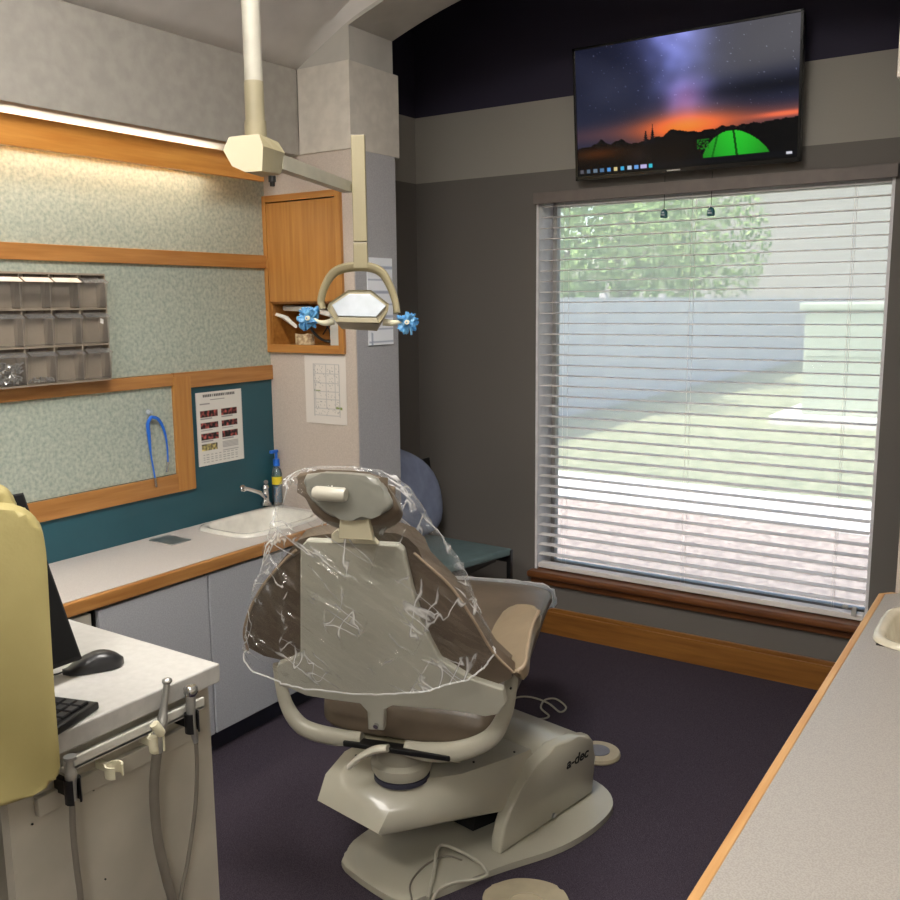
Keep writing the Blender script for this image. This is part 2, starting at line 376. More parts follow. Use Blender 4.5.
# bulkhead over the left wall, running into the pier
sbox('wall_bulkhead', (XL,-2.6,2.197), (-2.628,YP-.001,2.524), mat('bulkhead_paint', (166,161,153), .75, bump=.05, bscale=140))
# left pier with a niche for the wall cabinet
NX0, NX1, NZ0, NZ1 = -2.826, -2.425, 1.412, 2.036
bm = B()
box(bm, (XL,YP,0), (XP,YP2,NZ0)); box(bm, (XL,YP,NZ1), (XP,YP2,2.25))
box(bm, (XL,YP,NZ0), (NX0,YP2,NZ1)); box(bm, (NX1,YP,NZ0), (XP,YP2,NZ1)); box(bm, (NX0,YP2-.03,NZ0), (NX1,YP2,NZ1))
struct('wall_pier_left', bm, M['pier'])
sbox('trim_pier_lit_side', (XP-.001,YP+.004,0), (XP+.003,YP2,2.2), M['pier_lit'])  # thin sheet whose colour carries the window light on this face
sbox('trim_pier_cap_left', (-2.622,YP-.006,2.197), (XP+.004,3.192,2.524), mat('cap_paint', (208,201,190), .75), .002)
YPR = 2.94
sbox('wall_pier_right', (-.354,YPR,0), (.9,YP2,2.2), M['pier'])
sbox('trim_pier_cap_right', (-.431,YP-.006,2.197), (.9,3.192,2.524), mat('cap_paint', (208,201,190), .75), .002)
# arch wall over the opening: segmental curve
bm = B(); x0, x1 = -2.357, -.431; xc = (x0+x1)/2; hs = (x1-x0)/2; z_s = 2.650; rise = .17
Rr = (hs*hs+rise*rise)/(2*rise); arc = []
for k in range(25):
    x = x0+(x1-x0)*k/24; arc.append((x, z_s+rise-Rr+math.sqrt(Rr*Rr-(x-xc)**2)))
outl = [(XL,2.524),(x0,2.524)] + arc + [(x1,2.524),(2.4,2.524),(2.4,3.3),(XL,3.3)]
# build as vertical strips so every face stays convex
strips = [((XL,2.524),(x0,2.524))] + [(arc[i],arc[i+1]) for i in range(24)] + [((x1,2.524),(2.4,2.524))]
for (ax, az), (bx, bz) in strips:
    prism(bm, [(ax,YP,az),(bx,YP,bz),(bx,YP,3.3),(ax,YP,3.3)], (0,YP2-.004-YP,0))
struct('wall_arch', bm, M['grey'])
# left wall finishes
sbox('trim_panel_upper', (XL,.3,1.806), (XL+.004,YP,2.197), M['lam'])
sbox('trim_panel_middle', (XL,.3,1.345), (XL+.004,YP,1.752), M['lam'])
sbox('trim_panel_lower', (XL,.3,.955), (XL+.004,2.34,1.297), M['lam'])
sbox('trim_teal', (XL,.3,.73), (XL+.003,YP,1.3), M['teal'])
sbox('trim_shelf_rail', (XL,.3,1.752), (XL+.018,YP-.002,1.806), M['oak'], .002)
bm = B(); box(bm, (XL,.3,1.297), (XL+.016,2.345,1.343), .002); box(bm, (XL,2.345,1.283), (XL+.017,YP-.001,1.345), .002)
box(bm, (XL,.3,.882), (XL+.016,2.425,.953), .002)
struct('trim_rail_lower', bm, M['oak'])
bm = B(); box(bm, (XL,2.34,.882), (XL+.018,2.425,1.33), .002); struct('trim_stile', bm, M['oakz'])
sbox('trim_valance', (-2.715,-.6,2.085), (-2.697,2.745,2.178), wood('valance_lit_oak', (226,160,78), (204,132,56), 1), .002)  # oak colour brightened to stand in for light falling on the valance
# base and sill of the window wall
bm = B(); box(bm, (-2.74,YW-.018,0), (.9,YW,.112), .002); box(bm, (-2.74,YW-.012,.11), (.9,YW,.131), .003); struct('baseboard_far', bm, wood('base_shaded_oak', (146,98,44), (118,74,30), 0))  # oak colour darkened for the shade low on this wall
bm = B(); box(bm, (WX0-.02,YW-.05,.279), (WX1+.02,YW+.155,.312), .012, 3); box(bm, (WX0-.01,YW-.022,.245), (WX1+.01,YW,.281), .006); struct('trim_sill', bm, M['dark_oak'])
# window: frame, pane
bm = B(); wy = YW+.15
box(bm, (WX0+.01,wy,WZ0), (WX0+.032,wy+.04,WZ1)); box(bm, (WX1-.032,wy,WZ0), (WX1-.01,wy+.04,WZ1)); box(bm, (WX0+.01,wy,WZ0), (WX1-.01,wy+.04,WZ0+.022)); box(bm, (WX0+.01,wy,WZ1-.05), (WX1-.01,wy+.04,WZ1))
wf = struct('window_1', bm, M['white'])
bm = B(); box(bm, (WX0+.03,wy+.015,WZ0+.02), (WX1-.03,wy+.02,WZ1-.04)); obj('pane', bm, M['glass'], wf)
bm = B(); g0 = [bm.verts.new(p) for p in ((WX0+.031,wy+.035,WZ0+.021),(WX1-.031,wy+.035,WZ0+.021),(WX1-.031,wy+.035,WZ1-.045),(WX0+.031,wy+.035,WZ1-.045))]; bm.faces.new(g0)
obj('solar_screen', bm, M['screen'], wf)
# ------------------------------------------------------------------ window blind
bl = thing('window_blind', 'wide white horizontal slat blind lowered over the large window', 'blind', ((WX0+WX1)/2, YW+.03, WZ0+.012))
bm = B(); box(bm, (WX0-.004,YW-.022,2.043), (WX1+.01,YW-.004,2.094), .003); obj('valance', bm, M['headr'], bl)
bm = B(); z = 2.035; ns = 0
while z > WZ0+.045:
    tl = math.radians(1); cy = YW+.036; hw = .024
    for sgn in (0,):
        p = []
        for k in range(5):
            t = (k/4-.5)*2; p.append((cy+hw*t*math.cos(tl), z + hw*t*math.sin(tl)+.0022*(1-t*t)))
        for dz in (0, -.0026):
            pass
        top = [(y_, z_) for y_, z_ in p]; bot = [(y_, z_-.0026) for y_, z_ in p][::-1]
        rr_ = top+bot
        loft(bm, [[V(WX0+.016, a, b) for a, b in rr_], [V(WX1-.016, a, b) for a, b in rr_]])
    z -= .0485; ns += 1
obj('slats', bm, M['slat'], bl, smooth=True, ang=30)
bm = B(); box(bm, (WX0+.016,YW+.012,WZ0+.018), (WX1-.016,YW+.06,WZ0+.042), .003); obj('bottom_rail', bm, M['slat'], bl)
bm = B()
for xx in (WX0+.14, (WX0+WX1)/2-.02, WX1-.14):
    for yy in (YW+.011, YW+.061): tube(bm, [(xx,yy,WZ0+.03),(xx,yy,2.04)], .0009, 5)
obj('ladder_cord', bm, M['slat'], bl)
bm = B(); box(bm, (-.655,YW+.004,.362), (-.632,YW+.01,.378), .002); box(bm, (-.62,YW+.004,.335), (-.60,YW+.01,.375), .002); obj('cord_clip', bm, M['white'], bl)
for i, (px, py) in enumerate(((664,213),(711,211))):
    c = on(px, py, 1, YW-.02)
    t = thing('blind_tassel', ['dark teal pull tassel below the television, the left one of two', 'dark teal pull tassel below the television, the right one of two'][i], 'blind pull', c, 'pull tassels of the blind')
    bm = B(); tube(bm, [c+V(0,0,.012),(c.x,c.y,2.12)], .0014, 6); obj('cord', bm, M['black'], t)
    bm = B(); tubepts = [(.004,.016),(.012,.009),(.016,.0),(.0165,-.017),(.014,-.02)]; lathe(bm, tubepts, c, 8); obj('tassel_body', bm, M['tealp'], t)
    bm = B(); box(bm, c+V(-.008,-.018,-.012), c+V(.008,-.0155,-.006)); box(bm, c+V(-.005,-.0165,-.002), c+V(.005,-.0135,.004)); obj('highlight_band', bm, M['frost'], t)
# ------------------------------------------------------------------ television
def tvp(px, py, z):   # screen leans a little forward at the top
    return on(px, py, 1, 3.79-(z-2.13)*.09)
TL, TR, BL, BR = tvp(572,49,2.69), tvp(804,9,2.69), tvp(577,182,2.13), tvp(801,160,2.13)
# square it up: mean width and height
cT = (TL+TR)/2; cB = (BL+BR)/2; wv = ((TR-TL)+(BR-BL))/2; wv.z = 0; wv.y = 0; hv = cB-cT; hv.x = 0; ctr = (cT+cB)/2
nrm = wv.cross(hv).normalized(); 
if nrm.y > 0: nrm = -nrm
W_, H_ = wv.length, hv.length; ux = wv.normalized(); uz = -hv.normalized()
def tq(u, v, d): return ctr + ux*((u-.5)*W_) + uz*((.5-v)*H_) + nrm*d
tv = thing('television', 'wall mounted flat television showing a night camping desktop above the window', 'television', tq(.5,1,-.03))
bm = B(); prism(bm, [tq(0,0,-.03),tq(1,0,-.03),tq(1,1,-.03),tq(0,1,-.03)], nrm*.03, .003); obj('casing', bm, M['black'], tv)
bm = B(); prism(bm, [tq(.2,.2,-.06),tq(.8,.2,-.06),tq(.8,.85,-.06),tq(.2,.85,-.06)], nrm*.031, .004); obj('rear_housing', bm, M['blackm'], tv)
bm = B(); box(bm, tq(.5,.5,-.06)+V(-.12,0,-.1), V(tq(.5,.5,0).x+.12, YW, tq(.5,.5,0).z+.1)); obj('wall_mount', bm, M['steel'], tv)
e_ = .012
bm = B()
for (a, b, c_, d_) in ((0,0,1,.018),(0,.968,1,1),(0,0,.012,1),(.988,0,1,1)):
    prism(bm, [tq(a,b,0),tq(c_,b,0),tq(c_,d_,0),tq(a,d_,0)], nrm*.006, .001)
obj('bezel', bm, M['gloss_black'], tv)
random.seed(3); STARS = [(random.random(), random.random()*.62, random.random()) for _ in range(260)]
def tvpic(u, v):
    # night sky
    c = V(26,29,48) + V(22,24,28)*max(0, v)*1.0
    mw = math.exp(-((u-.53+.05*(.6-v))/(.10+.06*(1-v)))**2)*max(0, 1-v*1.1)
    nz = .6+.8*noise.noise(V(u*14, v*9, 1))
    c += V(110,116,190)*mw*(.8+.5*nz)
    hz = noise.noise(V(u*3, v*3, 4)); c += V(30,30,34)*max(0, hz)*(1-v)
    gr = 1/(1+math.exp(-(u-.58)*14)) / (1+math.exp((v-.38+.06*(u-.6))*26)); c = c*(1-.75*gr) + V(112,110,112)*.75*gr
    dkb = math.exp(-((v-.47)/.06)**2)*(1/(1+math.exp(-(u-.62)*18))); c = c*(1-.45*dkb)
    d = math.hypot((u-.52)/.26, (v-.70)/.14); gl = math.exp(-d*d*1.5); c = c*(1-gl*.8) + V(255,104,28)*gl
    d = math.hypot((u-.52)/.09, (v-.50)/.15); c += V(64,22,26)*math.exp(-d*d*1.2)
    hb = math.exp(-((v-.68)/.07)**2); c += V(66,24,6)*hb*(.5+.8*u)
    d = math.hypot((u-.95)/.12, (v-.68)/.02); c += V(160,50,10)*math.exp(-d*d)
    ridge = .735 + .018*noise.noise(V(u*9, 0, 0)) + .02*noise.noise(V(u*30, 2, 0)) - .05*max(0, u-.55) + (.045 if u < .4 else .0)*min(1, (.4-u)*10)
    for q, h_ in ((.12,.06),(.22,.05),(.05,.03),(.47,.03)):
        ridge -= h_*max(0, 1-abs(u-q)/.05)
    if v > ridge:
        c = V(9,9,11); lf = math.exp(-((u-.1)/.14)**2-((v-.83)/.05)**2); c += V(60,26,4)*lf
        lf2 = math.exp(-((u-.3)/.05)**2-((v-.88)/.06)**2); c += V(22,16,14)*lf2
    for q, h_, wd in ((.338,.085,.014),(.37,.12,.014)):
        top = .765-h_
        if top < v < .80 and abs(u-q) < wd*(v-top)/h_*(.75+.25*math.sin(v*400)): c = V(16,16,22)
    # tent
    if .60 < u < .885 and v < .945:
        x = (u-.60)/.285; top = .945 - .185*(math.sin(PI*min(1, max(0, x))**.82))**.75
        if v > top and (x > .1 or v > .82):
            sh = .6+.4*math.sin(PI*x); c = V(26,170,40)*sh + V(20,40,10)*(1-(v-top)*3)
            if abs(x-.48-(v-.8)*.3) < .018: c = V(10,80,14)
            if abs(x-.22+(v-.8)*.5) < .016: c = V(14,110,20)
    if .575 < u < .63 and .80 < v < .88 and noise.noise(V(u*120, v*90, 3)) > .05: c = V(30,120,30)
    # stars
    if v < .62:
        for su, sv, sb in STARS:
            if abs(su-u) < .0020 and abs(sv-v) < .0032: c = c+V(70,70,80)*sb*sb
    # taskbar marks
    if .945 < v < .985 :
        c = V(12,14,20)
        for k, cc in enumerate(((90,90,100),(90,110,130),(110,130,150),(80,120,160),(90,160,230),(230,210,150),(60,180,230),(190,210,230),(110,170,240),(200,190,240),(60,200,220))):
            q = .02+k*.034
            if abs(u-q) < (.014 if k == 9 else .009) and .95 < v < .98: c = V(*cc)
        if abs(u-.967) < .012 and abs(v-.965) < .008: c = V(230,230,240)
    return (c.x, c.y, c.z)
picture('screen', tq(.012,.018,.0015), tq(.988,.018,.0015), tq(.012,.968,.0015), 300, 170, tvpic, tv, strength=.42, rough=.12)
bm = B(); prism(bm, [tq(.44,.978,.006),tq(.50,.978,.006),tq(.50,.988,.006),tq(.44,.988,.006)], nrm*.0006); obj('maker_mark', bm, M['steel'], tv)
# ------------------------------------------------------------------ left counter run
wt = thing('worktop', 'grey speckled worktop with oak front edge along the left wall', 'worktop', (-2.62,1.6,.69))
SX0, SX1, SY0, SY1 = -2.80, -2.475, 2.36, 2.82
bm = B()
box(bm, (XL+.004,.3,.692), (-2.412,SY0+.02,.73)); box(bm, (XL+.004,SY1-.02,.692), (-2.412,YP-.002,.73))
box(bm, (XL+.004,SY0+.02,.692), (SX0+.02,SY1-.02,.73)); box(bm, (SX1-.02,SY0+.02,.692), (-2.412,SY1-.02,.73))
obj('surface', bm, mat('pale_speckled_counter', (204,198,194), .4, col2=(188,182,178), scale=330, detail=2, lo=.4, hi=.6), wt)
bm = B(); box(bm, (-2.412,.3,.686), (-2.392,YP-.002,.7305), .006, 3); obj('front_edge', bm, M['oak'], wt)
def basin(name, label, X0, X1, Y0, Y1, z, m, mouter, rim=.035, deep=.10):
    bm = B(); n = 40
    def ring(hx, hy, zz, e=.42): return superring(((X0+X1)/2,(Y0+Y1)/2,zz), (1,0,0), (0,1,0), hx, hy, n, e)
    hx, hy = (X1-X0)/2, (Y1-Y0)/2
    rg = [ring(hx, hy, z+.001), ring(hx-.003, hy-.003, z+.011), ring(hx-.012, hy-.012, z+.014), ring(hx-rim+.006, hy-rim+.006, z+.011), ring(hx-rim, hy-rim, z+.002), ring(hx-rim-.012, hy-rim-.012, z-.05), ring(hx-rim-.03, hy-rim-.03, z-deep+.02, .5), ring((hx-rim)*.5, (hy-rim)*.5, z-deep, .6), ring(.02, .02, z-deep-.004, 1)]
    vs = loft(bm, rg, cap=False); bm.faces.new(vs[-1])
    t = thing(name, label, 'sink', ((X0+X1)/2,(Y0+Y1)/2,z)); obj('basin', bm, m, t, smooth=True, ang=60)
    bm = B(); lathe(bm, [(.022,z-deep-.002),(.022,z-deep+.002),(.015,z-deep+.003)], ((X0+X1)/2,(Y0+Y1)/2,0), 20); obj('drain', bm, M['steel'], t)
    return t
basin('sink', 'white porcelain sink set in the left worktop beside the chair', SX0, SX1, SY0, SY1, .73, M['porcelain'], M['porcelain'])
# faucet
tp = on(243,488,0,XL+.115); bdy = V(-2.815,2.795,.745)
fa = thing('faucet', 'chrome tap with long slanted spout on the left sink', 'faucet', bdy)
bm = B(); lathe(bm, [(.024,0),(.024,.012),(.017,.02),(.016,.07),(.019,.075),(.012,.09)], bdy, 20); obj('tap_body', bm, M['chrome'], fa, smooth=True)
e1 = on(243,488,0,-2.70)
bm = B(); tube(bm, [bdy+V(0,0,.035), bdy+V(.05,-.06,.055), on(258,492,0,-2.72), e1, e1+V(.004,-.006,-.012)], [.010,.009,.008,.008], 12, 6); lathe(bm, [(.012,-.012),(.0125,.006),(.009,.010)], e1, 14, axis=(.1,-.6,.4)); obj('spout', bm, M['chrome'], fa, smooth=True)
e2 = on(266,482,0,-2.80)
bm = B(); tube(bm, [bdy+V(0,0,.08), (bdy+V(0,0,.09)+e2)/2, e2], [.006,.007,.010], 10, 4); obj('handle', bm, M['chrome'], fa, smooth=True)
# soap / sanitizer bottle
sb = V(-2.80,2.853,.7445); 
bt = thing('pump_bottle', 'clear blue pump bottle in the corner behind the sink', 'bottle', sb)
bm = B(); lathe(bm, [(.020,0),(.022,.004),(.022,.13),(.018,.15),(.009,.16),(.009,.168)], sb, 20); obj('bottle_body', bm, M['bottle'], bt, smooth=True)
bm = B(); lathe(bm, [(.0175,.005),(.018,.07),(.017,.075)], sb, 16); obj('gel', bm, M['gel'], bt, smooth=True)
bm = B(); lathe(bm, [(.0225,.085),(.0225,.118)], sb, 20, close=False); obj('label_band', bm, M['yell'], bt, smooth=True)
bm = B(); lathe(bm, [(.014,.165),(.014,.195),(.006,.197),(.006,.225)], sb, 16); box(bm, sb+V(-.006,-.035,.222), sb+V(.006,.01,.236), .003); obj('pump', bm, M['blue'], bt, smooth=True)
# waste lid plate
pc = [on(*p,2,.7302) for p in ((150,541),(172,535),(190,540),(168,546.5))]
cx_, cy_ = sum(p.x for p in pc)/4, sum(p.y for p in pc)/4
bm = B(); box(bm, (cx_-.065,cy_-.045,.7302), (cx_+.065,cy_+.045,.734), .001); o = obj('steel_plate', bm, M['steel']); tag(o, 'small square steel plate set into the left worktop', 'cover plate')
# cabinets under the worktop
def cab(y0, y1, label, mdoor):
    t = thing('base_cabinet', label, 'cabinet', (-2.62,(y0+y1)/2,0), 'base cabinets under the left worktop')
    bm = B(); box(bm, (XL+.004,y0,.1), (-2.425,y1,.686 if y1 < 2.5 else .60)); obj('body', bm, M['blackm'], t)
    bm = B(); box(bm, (XL+.004,y0,0), (-2.458,y1,.1)); obj('kick_board', bm, M['kick'], t)
    bm = B(); box(bm, (-2.424,y0+.004,.092), (-2.402,y1-.003,.676), .003); obj('door', bm, mdoor, t)
    return t
cab(1.2,1.632,'cream narrow base cabinet just behind the white desk', M['cream'])
cab(1.652,2.092,'grey base cabinet between the white desk and the sink cabinet', M['door'])
cab(2.092,2.875,'grey base cabinet under the left sink', M['door'])
# ------------------------------------------------------------------ tilt bin rack
RY0, RY1 = 1.401, 2.035; NCOL = 6; rows = [(1.352,1.468),(1.474,1.590),(1.596,1.706)]
rk = thing('tilt_bin_rack', 'beige wall rack of clear tilting storage bins on the left wall', 'storage rack', (XL+.03,(RY0+RY1)/2,1.345))
bm = B(); cw = (RY1-RY0)/NCOL
box(bm, (XL+.004,RY0,1.345), (XL+.010,RY1,1.712))
for zz in (1.345,1.468,1.590,1.706): box(bm, (XL+.010,RY0,zz), (XL+.062,RY1,zz+.006))
for k in range(NCOL+1): box(bm, (XL+.010,RY0+k*cw-.002,1.351), (XL+.060,RY0+k*cw+.002,1.706))
obj('rack_body', bm, M['beige'], rk)
for ri, (za, zb) in enumerate(rows):
    for k in range(2, NCOL):
        ya, yb = RY0+k*cw+.004, RY0+(k+1)*cw-.004; h = zb-za
        bm = B(); xf = XL+.062; th = .0015
        prism(bm, [(xf+.006,ya,za+.004),(xf+.006,yb,za+.004),(xf+.018,yb,zb-.026),(xf+.018,ya,zb-.026)], (.0015,0,0))
        for yy in (ya, yb-.0015): prism(bm, [(XL+.03,yy,za+.004),(xf+.006,yy,za+.004),(xf+.018,yy,zb-.026),(XL+.045,yy,zb-.026)], (0,.0015,0))
        prism(bm, [(XL+.03,ya,za+.003),(xf+.006,ya,za+.003),(xf+.006,yb,za+.003),(XL+.03,yb,za+.003)], (0,0,.0015))
        b_ = obj('bin', bm, M['bin'], rk)
        bm = B(); prism(bm, [(xf+.0,ya,zb-.012),(xf+.026,ya,zb-.026),(xf+.026,yb,zb-.026),(xf+.0,yb,zb-.012)], (0,0,.0015))
        obj('label_lip', bm, M['label'] if (ri == 2 and k < 5) else M['bin'], b_)
        bm = B(); box(bm, (XL+.048,ya+.018,zb-.010), (XL+.052,yb-.018,zb-.001)); obj('finger_slot', bm, mat('brown_shadow_plastic', (96,84,76), .6), b_)
def scatter(name, label, k, za, n, hgt, seed):
    random.seed(seed); bm = B(); ya = RY0+k*cw+.010; yb = RY0+(k+1)*cw-.010
    for i in range(n):
        c = V(random.uniform(XL+.042,XL+.064), random.uniform(ya+.006,yb-.006), za+.008+random.random()*hgt)
        d = V(random.gauss(0,1),random.gauss(0,1),random.gauss(0,1)).normalized()*random.uniform(.006,.012)
        tube(bm, [c-d, c+d], .0035, 6)
    o = obj(name, bm, M['steel']); tag(o, label, 'metal parts', kind='stuff')
scatter('metal_bits', 'pile of shiny silver metal pieces filling a bottom row bin', 2, 1.352, 70, .062, 1)
scatter('metal_bits', 'few silver pieces lying in the bin next to the full one', 3, 1.352, 14, .006, 2)
bm = B(); yq = RY0+5*cw+.062; prism(bm, [(XL+.079,yq,1.545),(XL+.079,yq+.012,1.540),(XL+.081,yq+.012,1.556),(XL+.081,yq,1.561)], (.001,0,0)); o = obj('sticker', bm, M['paper'], rk)
# ------------------------------------------------------------------ blue bib holder hung on a hook
hk = on(150,412,0,XL+.02)
h = thing('wall_hook', 'small clear hook stuck on the lower green panel', 'hook', hk)
bm = B(); lathe(bm, [(.010,-.013),(.010,-.004),(.004,-.003),(.004,.008),(.007,.010)], hk, 12, axis=(1,0,0)); obj('hook_body', bm, M['frost'], h, smooth=True)
bh = thing('bib_holder', 'blue strap loop with steel clips hanging from the hook', 'bib holder', hk)
def lw(px, py, off=.022): return on(px, py, 0, XL+off)
bm = B(); tube(bm, [lw(151,417),lw(148,424),lw(149,436),lw(151,455),lw(154,472),lw(155,478)], [.006,.0075,.007,.0032,.003,.003], 8, 5); tube(bm, [lw(151,417),lw(158,419),lw(164,430),lw(167,445),lw(168,462)], [.006,.0065,.005,.003,.003], 8, 5)
obj('strap', bm, M['blue'], bh, smooth=True)
for a, b in (((155,478),(156,487)),((168,462),(167,472))):
    bm = B(); tube(bm, [lw(*a), lw(*b)], .005, 8); obj('clip', bm, M['chrome'], bh)
# ------------------------------------------------------------------ papers
def fmed(u, v):
    if u < .02 or u > .98: return (200,200,196)
    if .035 < v < .065 and .15 < u < .85: return (80,78,78) if math.sin(u*160) > -.3 else (190,188,184)
    if .10 < v < .115 and .3 < u < .62: return (130,128,128)
    if .15 < v < .165 and (u < .3 and u > .08): return (150,148,146)
    rows_ = ((.25,.34),(.41,.50),(.56,.65)); 
    for a, b in rows_:
        for c, d in ((.08,.46),(.53,.88)):
            if a < v < b and c < u < d:
                w = noise.noise(V(u*22, v*26, c*9))*2
                return (90+w*90, 46+w*40, 44+w*36)
            if b+.01 < v < b+.025 and c < u < c+.25: return (150,150,150)
    if .70 < v < .80 and .08 < u < .42:
        w = noise.noise(V(u*26, v*26, 5)); return (150+w*130, 140+w*120, 96+w*60)
    if .70 < v < .84 and .53 < u < .88: return (150,150,150) if math.sin(v*330) > .2 else (214,212,208)
    if .85 < v < .96 and math.sin(v*200) > .6 and .1 < u < .9 and math.sin(u*70) > -.4: return (150,150,150)
    return (218,216,210)
a, b, c = on(195,393,0,XL+.006), on(241,388,0,XL+.006), on(201,467,0,XL+.006)
pw = .245; a.z = b.z = 1.258; c = V(a.x,a.y,.962)
o = picture('info_sheet', a, b, c, 80, 110, fmed); tag(o, 'printed sheet with seven small tooth photos on the teal wall', 'poster')
def fplan(u, v):
    for x in (.25,.52,.74):
        if abs(u-x) < .008 and .12 < v < .78: return (176,174,174)
    for y in (.12,.26,.40,.52,.64,.78,.88):
        if abs(v-y) < .006 and .22 < u < .84: return (182,180,180)
    if (abs(u-.22) < .008 or abs(u-.84) < .008) and .12 < v < .9: return (160,160,160)
    for x, y in ((.3,.52),(.82,.76)):
        if abs(u-x) < .07 and abs(v-y) < .016: return (120,140,70)
    if noise.noise(V(u*40, v*60, 0)) > .42 and .2 < u < .85 and .12 < v < .88: return (150,150,150)
    return (214,208,202)
zt, zb = 1.391, 1.108
o = picture('floor_plan_sheet', (-2.638,YP-.003,zt), (-2.414,YP-.003,zt), (-2.638,YP-.003,zb), 60, 80, fplan); tag(o, 'white floor plan sheet pinned on the pier under the oak cabinet', 'paper')
def ffin(u, v):
    if abs(u-.15) < .03 and v > .85: return (160,170,190)
    return (244,246,252) if math.sin(v*44) > -.86 else (176,182,200)
bm = B(); box(bm, (XP+.003,2.955,1.432), (XP+.008,3.12,1.786)); sh = obj('paper_stack', bm, M['paper2']); tag(sh, 'bright white stacked sheets taped to the pier side behind the lamp', 'papers')
picture('top_sheets', (XP+.0085,2.956,1.785), (XP+.0085,3.119,1.785), (XP+.0085,2.956,1.433), 16, 60, ffin, sh)
# ------------------------------------------------------------------ oak wall cabinet in the pier niche
oc = thing('wall_cabinet', 'oak wall cabinet with open cubby built into the pier', 'cabinet', ((NX0+NX1)/2,YP+.1,NZ0))
bm = B(); x0_, x1_, z0_, z1_ = -2.839, -2.412, 1.40, 2.048; yf = YP-.016
box(bm, (x0_,yf,z0_), (x0_+.022,YP,z1_), .001); obj('side_frame', bm, M['oakz'], oc); bm = B(); box(bm, (x1_-.026,yf,z0_), (x1_,YP,z1_), .001)
obj('side_frame', bm, M['oakz'], oc)
bm = B(); box(bm, (x0_+.022,yf,z1_-.026), (x1_-.026,YP,z1_)); obj('cross_frame', bm, M['oakx'], oc); bm = B(); box(bm, (x0_+.022,yf,z0_), (x1_-.026,YP,z0_+.034)); obj('cross_frame', bm, M['oakx'], oc)
bm = B(); box(bm, (x0_+.024,yf+.003,1.612), (x1_-.029,yf+.018,z1_-.031), .001); obj('door', bm, M['oakz'], oc)
bm = B(); e=.012
box(bm, (NX0,YP,NZ0), (NX0+e,YP2-.035,NZ1)); box(bm, (NX1-e,YP,NZ0), (NX1,YP2-.035,NZ1)); box(bm, (NX0,YP,NZ0), (NX1,YP2-.035,NZ0+.018)); box(bm, (NX0,YP2-.045,NZ0), (NX1,YP2-.035,NZ1)); box(bm, (NX0,YP,1.604), (NX1,YP2-.035,1.616))
obj('carcass', bm, M['oakx'], oc)
zs = NZ0+.0185
bm = B(); prism(bm, [(-2.80,YP+.05,1.575),(-2.62,YP+.02,1.572),(-2.52,YP+.03,1.548),(-2.52,YP+.16,1.548),(-2.78,YP+.2,1.575)], (0,0,.022), .006)
prism(bm, [(-2.815,YP+.012,1.555),(-2.76,YP+.012,1.545),(-2.71,YP+.012,1.512),(-2.70,YP+.02,1.50),(-2.725,YP+.03,1.505),(-2.77,YP+.04,1.54),(-2.81,YP+.03,1.55)], (0,.012,.012), .003)
tag(obj('tissue_wrap', bm, M['paper'], smooth=True), 'crumpled white tissue wrap at the top of the cubby', 'tissue')
bm = B()
rings = []
for k in range(13):
    a_ = PI*k/12; c_ = V(-2.685+.042*math.cos(a_), YP+.06-.03*math.sin(a_), zs); rings.append([c_+V(0,-.009,0), c_+V(0,-.009,.042+.008*math.sin(a_*3)), c_+V(0,.009,.046), c_+V(0,.009,0)])
loft(bm, rings); ball(bm, (-2.685,YP+.065,zs+.022), .024, 2, (1.3,.9,.9))
tag(obj('dental_cast', bm, M['stone'], smooth=True), 'cream plaster dental cast lying in the cubby', 'dental model')
gl = thing('safety_glasses', 'black framed glasses leaning in the cubby behind the lamp', 'glasses', (-2.59,YP+.06,zs))
bm = B()
tube(bm, [(-2.655,YP+.05,1.52),(-2.63,YP+.045,1.49),(-2.59,YP+.04,1.462),(-2.55,YP+.04,1.448),(-2.53,YP+.05,1.447)], .006, 8, 5); obj('temple_arm', bm, M['black'], gl, smooth=True)
bm = B(); tube(bm, [(-2.62,YP+.07,1.525),(-2.58,YP+.06,1.52),(-2.545,YP+.05,1.50),(-2.535,YP+.05,1.47)], .003, 6, 5); tube(bm, [(-2.595,YP+.07,1.475),(-2.565,YP+.06,1.50),(-2.54,YP+.05,1.525)], .003, 6, 4); obj('lens_frame', bm, M['black'], gl, smooth=True)
bm = B(); box(bm, (-2.522,YP+.03,zs), (-2.462,YP+.10,zs+.118), .004); tag(obj('supply_box', bm, M['wbox']), 'small pale grey box standing at the right of the cubby', 'box')
# ------------------------------------------------------------------ overhead operating light
PX = at(254,90,2.2); 
ol = thing('dental_light', 'cream overhead dental light on a ceiling pole with jointed arm', 'dental light', (PX.x,PX.y,2.0))
pp = V(PX.x,PX.y,0)
bm = B(); lathe(bm, [(.0215,2.125),(.0215,3.05)], pp, 24); obj('pole', bm, mat('pole_white', (164,160,148), .35), ol, smooth=True)
bm = B(); lathe(bm, [(.0235,2.035),(.0235,2.128)], pp, 24); lathe(bm, [(.0265,1.995),(.0265,2.037)], pp, 24); obj('pole_sleeve', bm, mat('tan_enamel', (138,130,106), .4), ol, smooth=True)
bm = B()
def kp(px, py, d): return at(px, py, d)
fr_ = [kp(*p,2.13) for p in ((229,137),(259,134),(263,146),(262,171),(245,172),(232,166),(223,150))]
bk_ = [kp(*p,2.26) for p in ((253,134),(278,142),(285,153),(281,174),(262,177),(252,170),(246,152))]
